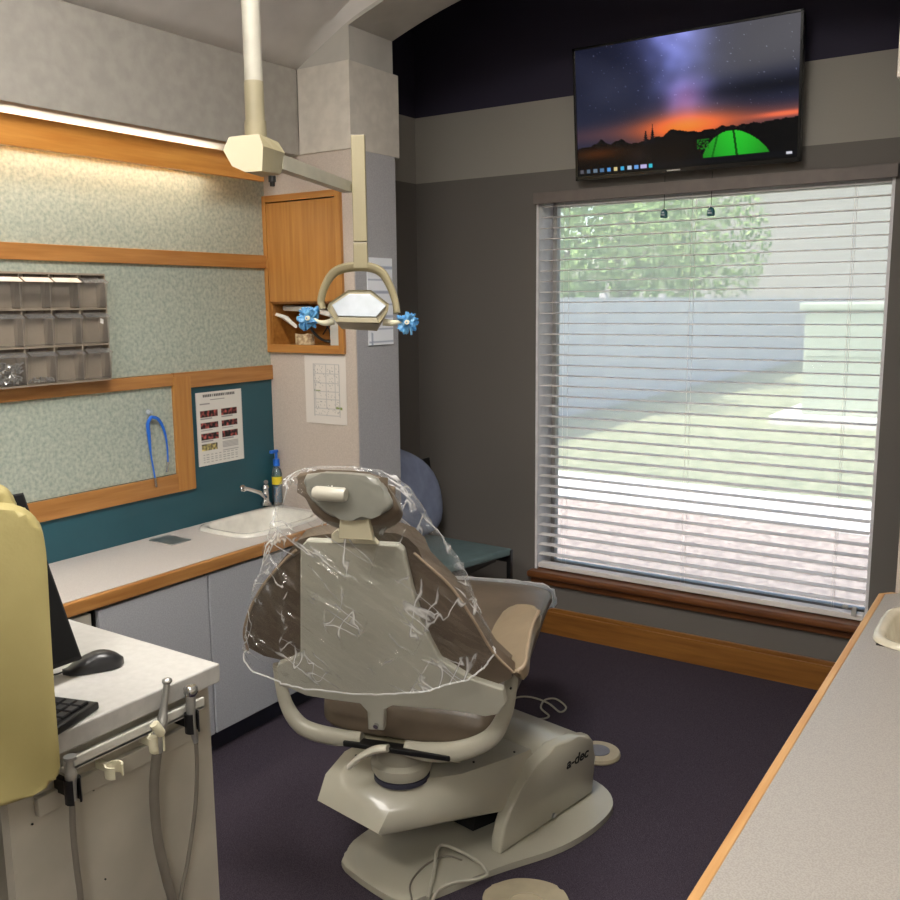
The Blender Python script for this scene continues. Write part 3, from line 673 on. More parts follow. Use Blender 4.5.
# six sided joint housing: front, middle and rear rings
midr = [(a+b)/2 for a, b in zip(fr_, bk_)]
fc = sum(fr_, V(0,0,0))/7; bc = sum(bk_, V(0,0,0))/7
loft(bm, [fr_, midr, bk_])
jt = obj('joint_housing', bm, M['lightc'], ol)
q0 = at(272,176,2.19); bm = B(); lathe(bm, [(.009,0),(.009,-.014),(.006,-.015),(.006,-.024)], q0, 14); obj('lock_knob', bm, M['black'], jt)
a0 = at(278,163,2.26); a1 = at(347,187,2.70); ad = (a1-a0).normalized(); sd = ad.cross(V(0,0,1)).normalized(); un = sd.cross(ad)
bm = B()
prism(bm, [a0+un*.017-sd*.014,a1+un*.012-sd*.014,a1-un*.016-sd*.014,a0-un*.016-sd*.014], sd*.004); prism(bm, [a0+un*.017-sd*.014,a1+un*.012-sd*.014,a1+un*.012+sd*.014,a0+un*.017+sd*.014], un*.003)
prism(bm, [a0-un*.016-sd*.014,a1-un*.016-sd*.014,a1-un*.016+sd*.014,a0-un*.016+sd*.014], un*.003); prism(bm, [a0+un*.017+sd*.011,a1+un*.012+sd*.011,a1-un*.016+sd*.011,a0-un*.016+sd*.011], sd*.004)
obj('swing_arm', bm, mat('arm_grey_enamel', (172,168,152), .4), ol)
hd = at(359,200,2.73); D = 2.73
bx = R @ V(1,0,0); bx.z = 0; bx.normalize(); by = V(0,0,1).cross(bx)   # across and away, level
vt, vb = at(361,139,D), at(361,266,D)
def hp(x, y, z): return V(vb.x,vb.y,0) + bx*x + by*y + V(0,0,z)
bm = B(); zt_, zb_ = vt.z, vb.z
prism(bm, [hp(-.020,-.014,zb_+.07),hp(.021,-.014,zb_+.07),hp(.021,-.014,zt_),hp(-.020,-.014,zt_)], by*.030, .003); prism(bm, [hp(-.022,-.015,zb_-.008),hp(.022,-.015,zb_-.008),hp(.021,-.015,zb_+.068),hp(-.020,-.015,zb_+.068)], by*.032, .003)
sa = obj('vertical_arm', bm, M['lightc'], ol)
ax_ = a1; bm = B(); pA = a1-un*.002; pB = hp(-.02,.0,pA.z); tube(bm, [pA-(pB-pA)*.1, pB], .011, 12); obj('elbow_pin', bm, M['lightc'], ol)
def yk(px, py, dy=0): return at(px, py, D)+by*dy
bm = B()
pl_ = [yk(*p) for p in ((323,309),(321,300),(326,284),(335,272),(350,267),(368,267),(381,272),(389,284),(395,300),(397,313))]
tube(bm, pl_, [.013,.013,.014,.016,.017,.017,.016,.014,.013,.013], 10, 5, flat=.75, up=(0,0,1)); obj('yoke', bm, M['lightc'], ol, smooth=True)
# lamp head: six sided bowl, lens facing the chair
OUT = ((329,303),(348,290),(371,290),(389,304),(388,311),(379,324),(336,322),(327,309))
LN = ((332,305),(349,294),(370,294),(386,306),(376,317),(338,316))
bm = B()
ro = [at(px,py,D-.05) for px, py in OUT]; rm = [at(px,py,D+.0) for px, py in OUT]; cc = sum(ro, V(0,0,0))/8
low = [at(px,py,D+.03) for px, py in ((332,304),(349,292),(371,292),(387,305),(386,316),(377,331),(342,329),(331,314))]
rear = [at(px,py,D+.10) for px, py in ((338,306),(350,299),(370,299),(382,307),(380,316),(372,325),(348,324),(339,315))]
li = [p+(cc-p)*.09+by*.006 for p in ro]
loft(bm, [li, ro, low, rear]); hdd = obj('lamp_head', bm, M['lightc'], ol)
bm = B(); lp = [at(px,py,D-.056) for px, py in LN]; prism(bm, lp, by*.012, .002); obj('lens', bm, M['frost'], hdd)
bm = B(); rim = [at(px,py,D-.056) for px, py in ((338,317),(377,318),(379,323),(338,322))]; prism(bm, rim, by*.01, .001); obj('lower_lip', bm, M['lightc'], hdd)
for s_, pts, cpt in ((-1, ((334,321),(326,323),(319,322),(313,319)), (308,318)), (1, ((383,322),(392,323),(399,322),(403,321)), (407,322))):
    bm = B(); tube(bm, [at(px,py,D) for px, py in pts], [.011,.009,.006,.006], 10, 4); lathe(bm, [(.007,-.01),(.007,.012)], at(*cpt,D-.015), 12, axis=-by)
    obj('side_handle', bm, M['ivory'], ol, smooth=True)
    c = at(*cpt, D); random.seed(5+s_); bm = B()
    q = bmesh.ops.create_icosphere(bm, subdivisions=4, radius=1)
    for v in q['verts']:
        u = v.co.normalized(); r_ = .024*(1+.9*noise.noise(u*1.9+V(s_*3,2,0))+.45*noise.noise(u*5+V(0,s_*4,1)))
        v.co = c + bx*u.x*r_ + by*u.y*r_*.7 + V(0,0,1)*u.z*r_*1.05
    tube(bm, [c-bx*.004*s_, c-V(0,0,.018)-bx*.010*(-s_), c-V(0,0,.038)-bx*.013*(-s_)], [.008,.013,.010], 9, 3, flat=.35)
    tube(bm, [c, c+V(0,0,.016)+bx*.014*s_, c+V(0,0,.022)+bx*.026*s_], [.007,.012,.008], 9, 3, flat=.4)
    ball(bm, c-by*.022, .006, 2)
    o = obj('handle_wrap', bm, M['bow'], smooth=True); tag(o, 'blue plastic film bow tied around the %s handle of the overhead light' % ('left' if s_ < 0 else 'right'), 'handle wrap', 'blue film bows on the light handles')
# ------------------------------------------------------------------ dental chair
BF = Frame(-10, (-1.35,2.2,0)); P0 = V(-1.454,1.898,0); UF = Frame(16, P0)
dc = thing('dental_chair', 'taupe dental chair with grey back shell on a cream swivel base', 'dental chair', P0)
# base plate
pl = [(-.16,-.415),(.04,-.42),(.10,-.36),(.16,-.14),(.235,.08),(.245,.26),(.21,.385),(.10,.455),(-.12,.46),(-.25,.38),(-.275,.1),(-.245,-.28),(-.205,-.375)]
sp = smooth_path([V(x,y,0) for x, y in pl], 5, True); bm = B(); prism(bm, [BF.w((p.x,p.y,.002)) for p in sp], (0,0,.020), .004)
obj('base_plate', bm, M['almond2'], dc, smooth=True, ang=50)
# motor housing: side profile extruded across
prof = [(-.075,.024),(.385,.024),(.39,.15),(.385,.205),(.36,.232),(.30,.25),(.24,.262),(.18,.262),(.14,.256),(.09,.238),(.046,.213),(.0,.18),(-.035,.145),(-.06,.105),(-.074,.06)]
bm = B(); pr = [BF.w((.135,y,z)) for y, z in prof]; prism(bm, pr, BF.m @ V(-.045,0,0), .012, 4)
bmh = bm; mh = obj('housing_side', bm, M['almond2'], dc, smooth=True, ang=60)
bm = B(); pr = [BF.w((.10,y,z)) for y, z in ((.06,.024),(.385,.024),(.39,.15),(.385,.20),(.365,.222),(.25,.248),(.16,.256),(.142,.25),(.13,.22),(.10,.16),(.07,.12))]; prism(bm, pr, BF.m @ V(-.33,0,0), .010, 4); obj('motor_housing', bm, M['almond2'], dc, smooth=True, ang=60)
lt = text_bm('a-dec', .045, BF.w((.1355,.235,.165)), BF.m @ V(0,1,0), (0,0,1), .0006, .2)
mid = BF.w((.1355,.235,.165)); eyv = BF.m @ V(0,1,0)
for v in lt.verts: v.co = v.co + eyv*((v.co-mid).dot(eyv)*.18)
obj('logo', lt, M['blackm'], mh)
bm = B(); lathe(bm, [(.008,0),(.008,.006)], BF.w((.135,.17,.04)), 12, axis=BF.m@V(1,0,0)); obj('screw_cap', bm, M['steel'], mh)
# lift arm
top = [(-.245,-.335),(.018,-.325),(.085,-.19),(.088,.02),(.085,.12),(-.19,.12),(-.23,.0),(-.268,-.22)]
bot = [(-.225,-.455),(.025,-.45),(.108,-.20),(.110,-.03),(.10,.12),(-.21,.12),(-.26,0),(-.285,-.25)]
tz = [.31,.31,.302,.272,.258,.258,.272,.302]; bz = [.215,.215,.19,.14,.12,.12,.14,.19]
midl = [((a[0]*.35+b[0]*.65),(a[1]*.35+b[1]*.65)) for a, b in zip(top, bot)]
bm = B(); r1 = [BF.w((x,y,z)) for (x,y), z in zip(top,tz)]; rm_ = [BF.w((x*1.0+(.006 if x > 0 else -.006),y-.0,(z1*.55+z2*.45)+.006)) for (x,y), z1, z2 in zip(midl,tz,bz)]; r2 = [BF.w((x,y,z)) for (x,y), z in zip(bot,bz)]
r3 = [BF.w((x*.93,y*.97,z-.012)) for (x,y), z in zip(bot,bz)]
loft(bm, [r1, rm_, r2, r3])
es = [e for e in bm.edges if e.calc_face_angle(0) > .25]; bmesh.ops.bevel(bm, geom=es, offset=.022, segments=4, profile=.5, affect='EDGES', clamp_overlap=True)
la = obj('lift_arm', bm, M['almond2'], dc, smooth=True, ang=50)
bm = B()
for x_, y_ in ((-.20,-.33),(-.03,-.34),(.0,-.30),(.05,-.10),(.07,.06)):
    zz = .312 if y_ < -.2 else (.2915 if y_ < 0 else .268)
    bm = B(); lathe(bm, [(.0035,zz-.004),(.0035,zz+.001)], BF.w((x_,y_,0)), 8); obj('screw', bm, M['black'], la)
bm = B(); prism(bm, [BF.w(p) for p in ((-.10,-.05,.03),(.0,-.05,.03),(.03,.12,.03),(-.13,.12,.03))], (0,0,.10)); 
for v in bm.verts:
    if v.co.z > .1: v.co += BF.m @ V(0,.04,.05)
obj('under_arm_shade', bm, M['blackm'], dc)  # black block standing in for the shade under the lift arm
# pivot column and bowl
PC = BF.w((-.052,-.25,0)); PC.z = 0
PV = UF.w((.02,-.0,0))
PC = V(PV.x, PV.y, 0)
bm = B(); lathe(bm, [(.078,.302),(.078,.313),(.072,.315)], PC, 36); obj('pivot_ring', bm, M['kick'], dc, smooth=True)
bm = B(); lathe(bm, [(.06,.312),(.076,.318),(.084,.332),(.085,.352),(.07,.362),(.068,.41),(.05,.418)], PC, 40); obj('swivel_bowl', bm, M['almond2'], dc, smooth=True, ang=35)
bm = B(); lv = [UF.on(px,py,1,-.13) for px, py in ((388,748),(374,750),(360,757),(349,767))]; tube(bm, [UF.w(p) for p in lv], [.014,.015,.013,.010], 12, 5, flat=.7); obj('swivel_lever', bm, mat('lever_cream', (208,204,188), .3), dc, smooth=True)
# seat frame under the upholstery
bm = B(); box(bm, (-.14,-.10,.418), (.22,.45,.438), .004, fr=UF); obj('seat_frame', bm, M['almond'], dc)
bm = B(); box(bm, (-.10,-.125,.432), (.20,-.09,.447), .003, fr=UF); obj('hinge_bar', bm, M['black'], dc)
# seat and leg rest
sec = [(-.085,.05,.20,.50,.05),(-.07,.05,.235,.545,.095),(-.02,.05,.25,.56,.11),(.1,.05,.25,.562,.115),(.3,.05,.245,.57,.12),(.5,.05,.238,.596,.12),(.68,.05,.232,.620,.11),(.80,.05,.226,.622,.10),(.90,.05,.215,.598,.09),(1.0,.05,.195,.552,.08),(1.07,.05,.16,.515,.06)]
bm = B(); rings = []
for y, xc_, hw, zt__, th in sec:
    rings.append([UF.w(p) for p in superring((xc_,y,zt__-th/2), (1,0,0), (0,0,1), hw, th/2, 36, .55)])
loft(bm, rings); st = obj('seat', bm, M['brown'], dc, smooth=True, subs=1, ang=80)
# foot cover
bm = B(); rings = []
random.seed(11)
for y, hw, zt__, th in ((.88,.222,.607,.10),(.93,.214,.592,.10),(1.0,.204,.566,.10),(1.06,.18,.536,.09),(1.10,.14,.512,.07),(1.12,.08,.495,.04)):
    rings.append([UF.w(p+V(random.gauss(0,.003),random.gauss(0,.003),random.gauss(0,.003))) for p in superring((.05,y,zt__-th/2), (1,0,0), (0,0,1), hw+.006, th/2+.006, 36, .6)])
loft(bm, rings, cap=False); o = obj('foot_cover', bm, M['film2'], smooth=True, ang=80); tag(o, 'clear plastic sleeve over the foot end of the dental chair', 'plastic cover')
# back shell and pads on the reclined plane
rec = math.radians(17); hz = UF.on(385,745,1,-.12); hn = V(0,math.cos(rec),math.sin(rec)); upv = V(0,-math.sin(rec),math.cos(rec))
def bp(px, py, off=0): return UF.plane(px, py, hz+hn*off, hn)
SH = ((306,541),(352,543),(397,546),(403,551),(412,590),(424,630),(440,660),(470,679),(503,690),(506,704),(498,715),(485,717),(465,713),(440,710),(392,706),(385,710),(384,731),(368,730),(367,712),(360,704),(330,700),(306,696),(290,689),(278,686),(277,664),(290,660),(300,654),(300,620),(300,590),(300,548))
def pad(pts, o0, th, bev, m, name, parent, bend=0, seg=4, ang=60):
    bm = B(); P = [bp(*p, o0) for p in pts]; prism(bm, P, hn*th, 0)
    bm2 = bm
    es = [e for e in bm.edges if e.calc_face_angle(0) > .6 ]
    if bev: bmesh.ops.bevel(bm, geom=es, offset=bev, segments=seg, profile=.5, affect='EDGES', clamp_overlap=True)
    if bend:
        bmesh.ops.subdivide_edges(bm, edges=[e for e in bm.edges if e.calc_length() > .08], cuts=3, use_grid_fill=True)
        for v in bm.verts:
            dx = abs(v.co.x-.035); v.co += V(0,1,0)*bend*max(0, dx-.12)**2
    for v in bm.verts: v.co = UF.w(v.co)
    return obj(name, bm, m, parent, smooth=True, ang=ang)
bs = pad(SH, -.012, .020, 0, M['shell'], 'back_shell', dc, seg=3, ang=35)
PADP = ((312,536),(350,531),(395,533),(408,538),(418,548),(424,562),(450,588),(474,624),(491,652),(508,668),(492,678),(465,672),(440,664),(300,656),(278,652),(256,648),(246,636),(249,612),(262,584),(282,560),(298,540))
bv = bs.modifiers.new('edge', 'BEVEL'); bv.width = .004; bv.segments = 3; bv.limit_method = 'ANGLE'
bpd = pad(PADP, .010, .048, .020, M['brown'], 'backrest', dc, bend=0)
# right wing: folded sling from the back to the arm
def sling(outer_px, depth_in, name, m):
    pass
def band(pts3, name, m, th=.02, bev=.008):
    bm = B(); c = sum((Vector(p) for p in pts3), V(0,0,0))/len(pts3)
    n = V(0,0,0)
    for i in range(len(pts3)):
        a, b = Vector(pts3[i])-c, Vector(pts3[(i+1) % len(pts3)])-c; n += a.cross(b)
    n.normalize()
    if n.z > 0: n = -n
    sp = smooth_path(pts3, 4, True); sp = [p-n*((p-c).dot(n)) for p in sp]
    prism(bm, [UF.w(p) for p in sp], UF.m @ (n*th), bev, 3); return obj(name, bm, m, dc, smooth=True, ang=60)
pA, pB, pC = V(.40,-.20,.725), V(.375,.10,.80), V(.27,.05,.745)
pn = (pB-pA).cross(pC-pA).normalized()
ARM = ((518,671),(508,664),(495,654),(489,643),(493,628),(500,616),(508,607),(520,604),(535,606),(538,612),(531,625),(526,645),(524,662))
ar = band([UF.plane(px,py,pA,pn) for px, py in ARM], 'armrest', M['tan'], .03, .008)
bm = B(); tube(bm, [UF.w(UF.plane(px,py,pA,pn)) for px, py in ((520,672),(512,670),(498,659),(488,645),)], .005, 8, 5)
tube(bm, [UF.w(UF.plane(px,py,pA,pn)) for px, py in ((518,671),(525,664),(528,645),(532,626),(539,611))], .005, 8, 5); obj('piping', bm, M['piping'], ar, smooth=True)
mir = [V(.07-p.x, p.y, p.z) for p in [UF.plane(px,py,pA,pn) for px, py in ARM]]
band(mir, 'armrest', M['tan'], .03, .008)
WR = ((421,561),(451,588),(475,624),(492,652),(512,670),(512,678),(498,684),(478,680),(452,668),(437,650),(425,620),(414,585))
pad(WR, .004, .030, .010, M['brown'], 'wing', dc, seg=3)
bm = B(); tube(bm, [UF.w(bp(px,py,-.002)) for px, py in ((414,553),(424,562),(452,588),(476,624),(493,652),(514,673))], .0035, 8, 4); obj('piping', bm, M['piping'], dc, smooth=True)
WLp = ((300,552),(282,566),(264,588),(251,612),(246,634),(249,648),(264,656),(298,664),(301,640))
pad(WLp, .004, .030, .010, M['brown'], 'wing', dc, seg=3)
bm = B(); tube(bm, [UF.w(bp(px,py,-.002)) for px, py in ((296,550),(282,563),(262,587),(249,612),(244,634),(248,650))], .0035, 8, 4); obj('piping', bm, M['piping'], dc, smooth=True)
# arm brackets
for px_ in (((279,664),(281,684),(288,708),(303,727),(330,736),(362,739)), ((512,668),(510,690),(504,716),(490,738),(462,750),(430,752),(405,748))):
    bm = B(); tube(bm, [UF.w(UF.on(px,py,1,-.10)) for px, py in px_], [.019,.018,.020,.024,.026,.026,.02], 14, 5, flat=.8, up=(0,1,0)); obj('arm_bracket', bm, M['almond2'], dc, smooth=True)
bm = B()
for p in ((281,672),(511,688)):
    bm = B(); lathe(bm, [(.003,0),(.003,.004)], UF.w(UF.on(*p,1,-.121)), 8, axis=UF.m@V(0,-1,0)); obj('bracket_screw', bm, M['black'], dc)
bm = B(); c_ = bp(376,726,-.016); lathe(bm, [(.007,-.004),(.007,.004)], UF.w(c_), 12, axis=UF.m@(-hn)); obj('hinge_bolt', bm, M['chrome'], bs)
# headrest
def hp2(px, py, y): return UF.on(px, py, 1, y)
HR = ((298,471),(370,472),(383,481),(396,501),(396,512),(384,522),(360,526),(330,521),(311,511),(302,490))
bm = B(); sp = smooth_path([hp2(*p,-.40) for p in HR], 3, True); prism(bm, [UF.w(p) for p in sp], UF.m @ V(0,.045,-.028), .014, 4); hr = obj('headrest', bm, M['brown'], dc, smooth=True, ang=60)
HP = ((305,475),(366,476),(379,485),(390,502),(386,512),(362,521),(330,517),(312,500))
bm = B(); sp = smooth_path([hp2(*p,-.425) for p in HP], 3, True); prism(bm, [UF.w(p) for p in sp], UF.m @ V(0,.024,0), .010, 3); obj('back_plate', bm, mat('headrest_grey', (128,127,118), .35, coat=.2), hr, smooth=True)
bm = B(); a_, b_ = UF.w(hp2(314,493,-.45)), UF.w(hp2(346,495,-.45)); d_ = (b_-a_); tube(bm, [a_, a_+d_*.08, a_+d_*.92, b_], [.013,.016,.016,.013], 18); obj('pivot_knob', bm, mat('knob_ivory', (176,172,158), .3), hr, smooth=True)
bm = B(); ST = ((341,498),(364,500),(373,541),(338,539)); prism(bm, [UF.w(hp2(*p,-.41-.0)) for p in ST], UF.m @ V(0,.016,0), .003); obj('headrest_post', bm, M['almond'], dc)
bm = B(); prism(bm, [UF.w(bp(*p,-.02)) for p in ((331,535),(337,530),(346,536),(372,538),(378,545),(331,543))], UF.m @ (hn*.014), .003); obj('post_clamp', bm, M['ivory'], dc)
# clear bag over the headrest and back
random.seed(21)
lev = [(472,296,370),(478,286,381),(488,281,394),(507,276,411),(531,271,430),(555,267,446),(583,257,462),(612,249,476),(638,245,487),(652,246,493)]
rings = []; NN = 200; NR = 84
def crease(p): return 1-abs(noise.noise(p))*2.6
for i in range(NR):
    t = i/(NR-1); q = t*(len(lev)-1); k = min(int(q), len(lev)-2); w1 = q-k
    py, xl, xr = [lev[k][m_]*(1-w1)+lev[k+1][m_]*w1 for m_ in range(3)]
    L_ = bp(xl, py, 0); R_ = bp(xr, py, 0); c = (L_+R_)/2; hu = (R_-L_)/2
    fwd = (.02+.085*min(1, t*3)); row = []
    for j in range(NN):
        a_ = 2*PI*j/NN; ca, sa_ = math.cos(a_), math.sin(a_)
        p = c + hu*(math.copysign(abs(ca)**.85, ca)) - hn*(sa_ if sa_ > 0 else 0)*(.050 + .022*(1-t)) - hn*(sa_ if sa_ < 0 else 0)*fwd*1.2
        if sa_ > 0: p += upv*(-.085*sa_*t**2)
        loc = V(ca*hu.length*1.6, sa_*.5, t*.75)
        dg = V(loc.x*.8+loc.z*.9, loc.y, loc.z*.8-loc.x*.5)
        w = noise.noise(loc*5+V(3,0,0))*.016
        cr = max(0, crease(V(dg.x*5, dg.y*3, dg.z*13)+V(1,7,2)))**3*.009 + max(0, crease(V(loc.x*17, loc.y*9, loc.z*5)+V(9,1,4)))**3*.005 + max(0, crease(dg*24))**3*.002
        amt = .45+.55*abs(ca)**2+ (.35 if t > .45 else 0)*max(0, 1-abs(t-.72)*3)
        p += (hu.normalized()*ca*.6 - hn*sa_)*(w+cr*amt)
        row.append(p)
    rings.append(row)
topc = sum(rings[0], V(0,0,0))/NN
rings = [[topc+(p-topc)*.3+upv*.012 for p in rings[0]], [topc+(p-topc)*.75+upv*.008 for p in rings[0]]] + rings
bm = B(); vs = loft(bm, [[UF.w(p) for p in r_] for r_ in rings], cap=False); bm.faces.new(vs[0][::-1])
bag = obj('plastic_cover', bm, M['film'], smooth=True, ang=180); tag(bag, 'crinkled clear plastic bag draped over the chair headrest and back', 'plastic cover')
bm = B(); hem = [UF.w(p-hn*.001) for p in rings[-1]]; tube(bm, hem, .0022, 6, closed=True); obj('hem', bm, M['film2'], bag, smooth=True)
# ------------------------------------------------------------------ foot controls and cords
p1 = BF.o; c1 = on(525,893,2,.0); c1.z = 0
fc_ = thing('foot_control', 'pale beige foot control at the bottom edge beside the base plate', 'foot pedal', c1)
base = [on(px,py,2,.005) for px, py in ((483,900),(500,890),(520,886),(545,889),(563,898),(570,916),(560,936),(520,944),(490,930))]
sp = smooth_path(base, 5, True); bm = B(); prism(bm, sp, (0,0,.024), .008, 3); obj('pedal_body', bm, M['disc'], fc_, smooth=True)
cc_ = on(527,908,2,.030)
bm = B(); lathe(bm, [(.058,0),(.058,.008),(.050,.012),(.048,.010),(.01,.012)], cc_-V(0,0,.002), 40); obj('pedal_disc', bm, M['disc'], fc_, smooth=True)
c2 = on(598,755,2,0); c2.z = 0
f2 = thing('foot_switch', 'round flat beige foot switch behind the motor housing', 'foot pedal', c2)
bm = B(); lathe(bm, [(.078,0),(.08,.006),(.076,.016),(.03,.018)], c2, 40); obj('switch_body', bm, M['disc'], f2, smooth=True)
bm = B(); lathe(bm, [(.042,.0175),(.042,.0195),(.002,.0197)], c2, 30); obj('centre_label', bm, M['greyl'], f2)
def cord(name, pxs, z, r, label, m, group=None, lift=()):
    pts = []
    for i, (px, py) in enumerate(pxs):
        zz = z + (lift[i] if i < len(lift) else 0); p = on(px, py, 2, zz); pts.append(p)
    bm = B(); tube(bm, pts, r, 8, 6); o = obj(name, bm, m, smooth=True); tag(o, label, 'cord', group)
cord('chair_cord', ((428,898),(434,872),(437,850),(444,845),(462,852),(480,863),(487,874),(478,879),(455,882),(438,890),(431,905)), .027, .005, 'thick pale hose looped on the front of the base plate', M['tubel'], lift=(0,.01,.03,.03,.02,.01,0,0,0,0,0))
cord('thin_cord', ((412,900),(410,885),(418,872),(430,862),(447,856),(462,860)), .026, .0026, 'thin dark cord looped on the base plate behind the pale hose', M['tube'])
cord('coiled_cord', ((500,706),(515,698),(530,697),(548,703),(560,712),(566,707),(556,699),(545,700),(541,708),(549,716),(540,719),(530,716)), .006, .0038, 'grey cord coiled on the carpet behind the chair', M['tubel'])
# ------------------------------------------------------------------ green seated chair in the alcove
gc = thing('visitor_chair', 'teal seated chair with blue cloth on its back in the alcove corner', 'chair', (-2.4,3.42,0))
bm = B(); prism(bm, [(-2.62,3.17,.425),(-2.175,3.19,.425),(-2.075,3.64,.425),(-2.60,3.66,.425)], (0,0,.035), .008, 3); obj('seat', bm, M['seatg'], gc, smooth=True)
for x_, y_ in ((-2.19,3.20),(-2.085,3.64),(-2.60,3.20),(-2.60,3.65)):
    bm = B(); box(bm, (x_-.011,y_-.011,.0), (x_+.011,y_+.011,.452 if x_ > -2.3 else .46), .002); obj('leg', bm, M['black'], gc)
bm = B(); box(bm, (-2.17,3.20,.385), (-2.155,3.63,.42)); box(bm, (-2.6,3.655,.385), (-2.09,3.67,.42)); obj('apron_rail', bm, M['black'], gc)
bm = B(); prism(bm, [(-2.545,3.22,.50),(-2.545,3.70,.50),(-2.60,3.70,.84),(-2.60,3.22,.84)], (.025,0,.004), .01); obj('backrest', bm, M['black'], gc)
bm = B(); rings = []
for t, yc_, hw_, th in ((0,3.45,.23,.035),(.10,3.465,.265,.06),(.3,3.475,.275,.075),(.55,3.47,.268,.07),(.72,3.44,.24,.06),(.86,3.40,.19,.05),(.96,3.36,.13,.035),(1.0,3.35,.08,.015)):
    z = .475+.46*t; rings.append([p+V(noise.noise(p*6)*.02,noise.noise(p*6+V(5,0,0))*.012,noise.noise(p*7+V(0,9,0))*.01) for p in superring((-2.545-.06*t,yc_,z), (0,1,0), (1,0,0), hw_, th, 40, .7)])
loft(bm, rings); o = obj('cloth_cover', bm, M['cloth'], smooth=True, subs=1, ang=180); tag(o, 'blue grey cloth gown draped over the chair back in the corner', 'cloth')
# ------------------------------------------------------------------ right counter
rw = thing('worktop', 'long grey speckled worktop with pale oak edge at the right', 'worktop', (.1,1.6,.69))
rx, ry = -.377, 2.93
RSX0, RSX1, RSY0, RSY1 = -.352, .10, 2.43, 2.80
bm = B(); y_e = YPR-.002
prism(bm, [(rx,-.3,.692),(.35,-.3,.692),(.35,RSY0+.02,.692),(rx,RSY0+.02,.692)], (0,0,.038))
prism(bm, [(rx,RSY0+.02,.692),(RSX0+.02,RSY0+.02,.692),(RSX0+.02,RSY1-.02,.692),(rx,RSY1-.02,.692)], (0,0,.038)); prism(bm, [(RSX1-.02,RSY0+.02,.692),(.35,RSY0+.02,.692),(.35,RSY1-.02,.692),(RSX1-.02,RSY1-.02,.692)], (0,0,.038))
prism(bm, [(rx,RSY1-.02,.692),(.35,RSY1-.02,.692),(.35,y_e,.692),(rx+.03,y_e,.692),(rx,y_e-.03,.692)], (0,0,.038))
obj('surface', bm, M['top'], rw)
bm = B(); box(bm, (rx-.018,-.3,.688), (rx,y_e-.03,.7305), .004, 3); prism(bm, [(rx-.018,y_e-.034,.688),(rx,y_e-.034,.688),(rx+.03,y_e,.688),(rx+.012,y_e,.688)], (0,0,.0425), .002); obj('front_edge', bm, mat('pale_edge_oak', (206,164,110), .4, col2=(184,134,78), scale=4, detail=6, stretch=(14,.9,14), lo=.3, hi=.7), rw)
rs = basin('sink', 'cream porcelain sink at the far end of the right worktop', RSX0, RSX1, RSY0, RSY1, .73, M['porc2'], M['porc2'], rim=.03)
rc = thing('base_cabinet', 'cream base cabinet under the right worktop', 'cabinet', (.0,1.4,0))
bm = B(); box(bm, (rx+.02,-.3,.1), (.35,y_e,.50)); box(bm, (rx+.02,-.3,.5), (rx+.036,y_e,.692)); obj('body', bm, M['cream'], rc)
bm = B(); box(bm, (rx+.08,-.3,0), (.35,y_e,.1)); obj('kick_board', bm, M['kick'], rc)
sbox('wall_counter_right', (.352,-.3,0), (.5,YP-.002,2.524), M['grey'])
# ------------------------------------------------------------------ white instrument desk
DXF, DYE, DZ = -1.243, 1.100, .95
dk = thing('instrument_desk', 'white desk cabinet holding hanging dental handpieces at lower left', 'desk', (-1.5,.7,0))
bm = B(); box(bm, (-1.82,.60,.914), (DXF,DYE,DZ), .003); obj('desktop', bm, M['white'], dk)
bm = B(); box(bm, (DXF-.050,.697,0), (DXF-.028,DYE-.006,.914)); obj('front_panel', bm, M['cream'], dk)
bm = B(); box(bm, (-1.80,DYE-.030,0), (DXF-.050,DYE-.006,.914)); obj('end_panel', bm, M['cream'], dk)
bm = B(); box(bm, (-1.815,.62,0), (-1.795,DYE-.030,.914)); obj('rear_panel', bm, M['cream'], dk)
XF = DXF-.028
def fx(px, py, off=0): return on(px, py, 0, XF+off)
yA = fx(34,806).y; zA0, zA1 = fx(34,815).z, fx(34,796).z
z_r = [fx(120,762).z, fx(200,700).z]
bm = B(); zr0 = fx(120,773).z; zr1 = fx(120,755).z
box(bm, (XF,yA,zr0), (XF+.012,DYE-.05,zr1), .002); obj('panel_strip', bm, M['cream'], dk)
bm = B(); zq = fx(110,742,.02).z; box(bm, (XF+.0,fx(60,770,.02).y,zq-.012), (XF+.034,DYE-.045,zq-.002), .003); box(bm, (XF+.028,fx(60,770,.02).y,zq-.012), (XF+.034,DYE-.045,zq+.01), .002); obj('holder_rail', bm, mat('aluminium', (200,198,190), .3, 0), dk)
bm = B()
for p in ((93,790),(32,824),(105,879)):
    bm = B(); lathe(bm, [(.0016,0),(.0016,.002)], fx(*p), 8, axis=(1,0,0)); obj('screw_hole', bm, M['black'], dk)
def holder(c, m, r=.012, h=.02, label=None):
    bm = B(); rings = []
    for k in range(13):
        a_ = math.radians(-60+ 300*k/12) + PI; d = V(math.cos(a_),math.sin(a_),0)
        d = V(math.cos(math.radians(30+300*k/12)), math.sin(math.radians(30+300*k/12)), 0)
        rings.append([c+d*r+V(0,0,-h), c+d*(r+.003)+V(0,0,-h), c+d*(r+.003)+V(0,0,h), c+d*r+V(0,0,h)])
    loft(bm, rings); box(bm, (XF+.003,c.y-.005,c.z-h*.6), (c.x-r+.001,c.y+.005,c.z+h*.6))
    return obj('holder', bm, m, dk, smooth=True)
OFF = .045
h1, h2, h3, h4 = on(73,790,0,XF+OFF), on(114,770,0,XF+OFF), on(157,742,0,XF+OFF), on(192,722,0,XF+OFF)
holder(h1, M['black'], .010, .020); holder(h2, M['ivory'], .012, .010); holder(h3, M['ivory'], .010, .016); holder(h4, M['black'], .010, .018)
def hx(px, py, o=OFF): return on(px, py, 0, XF+o)
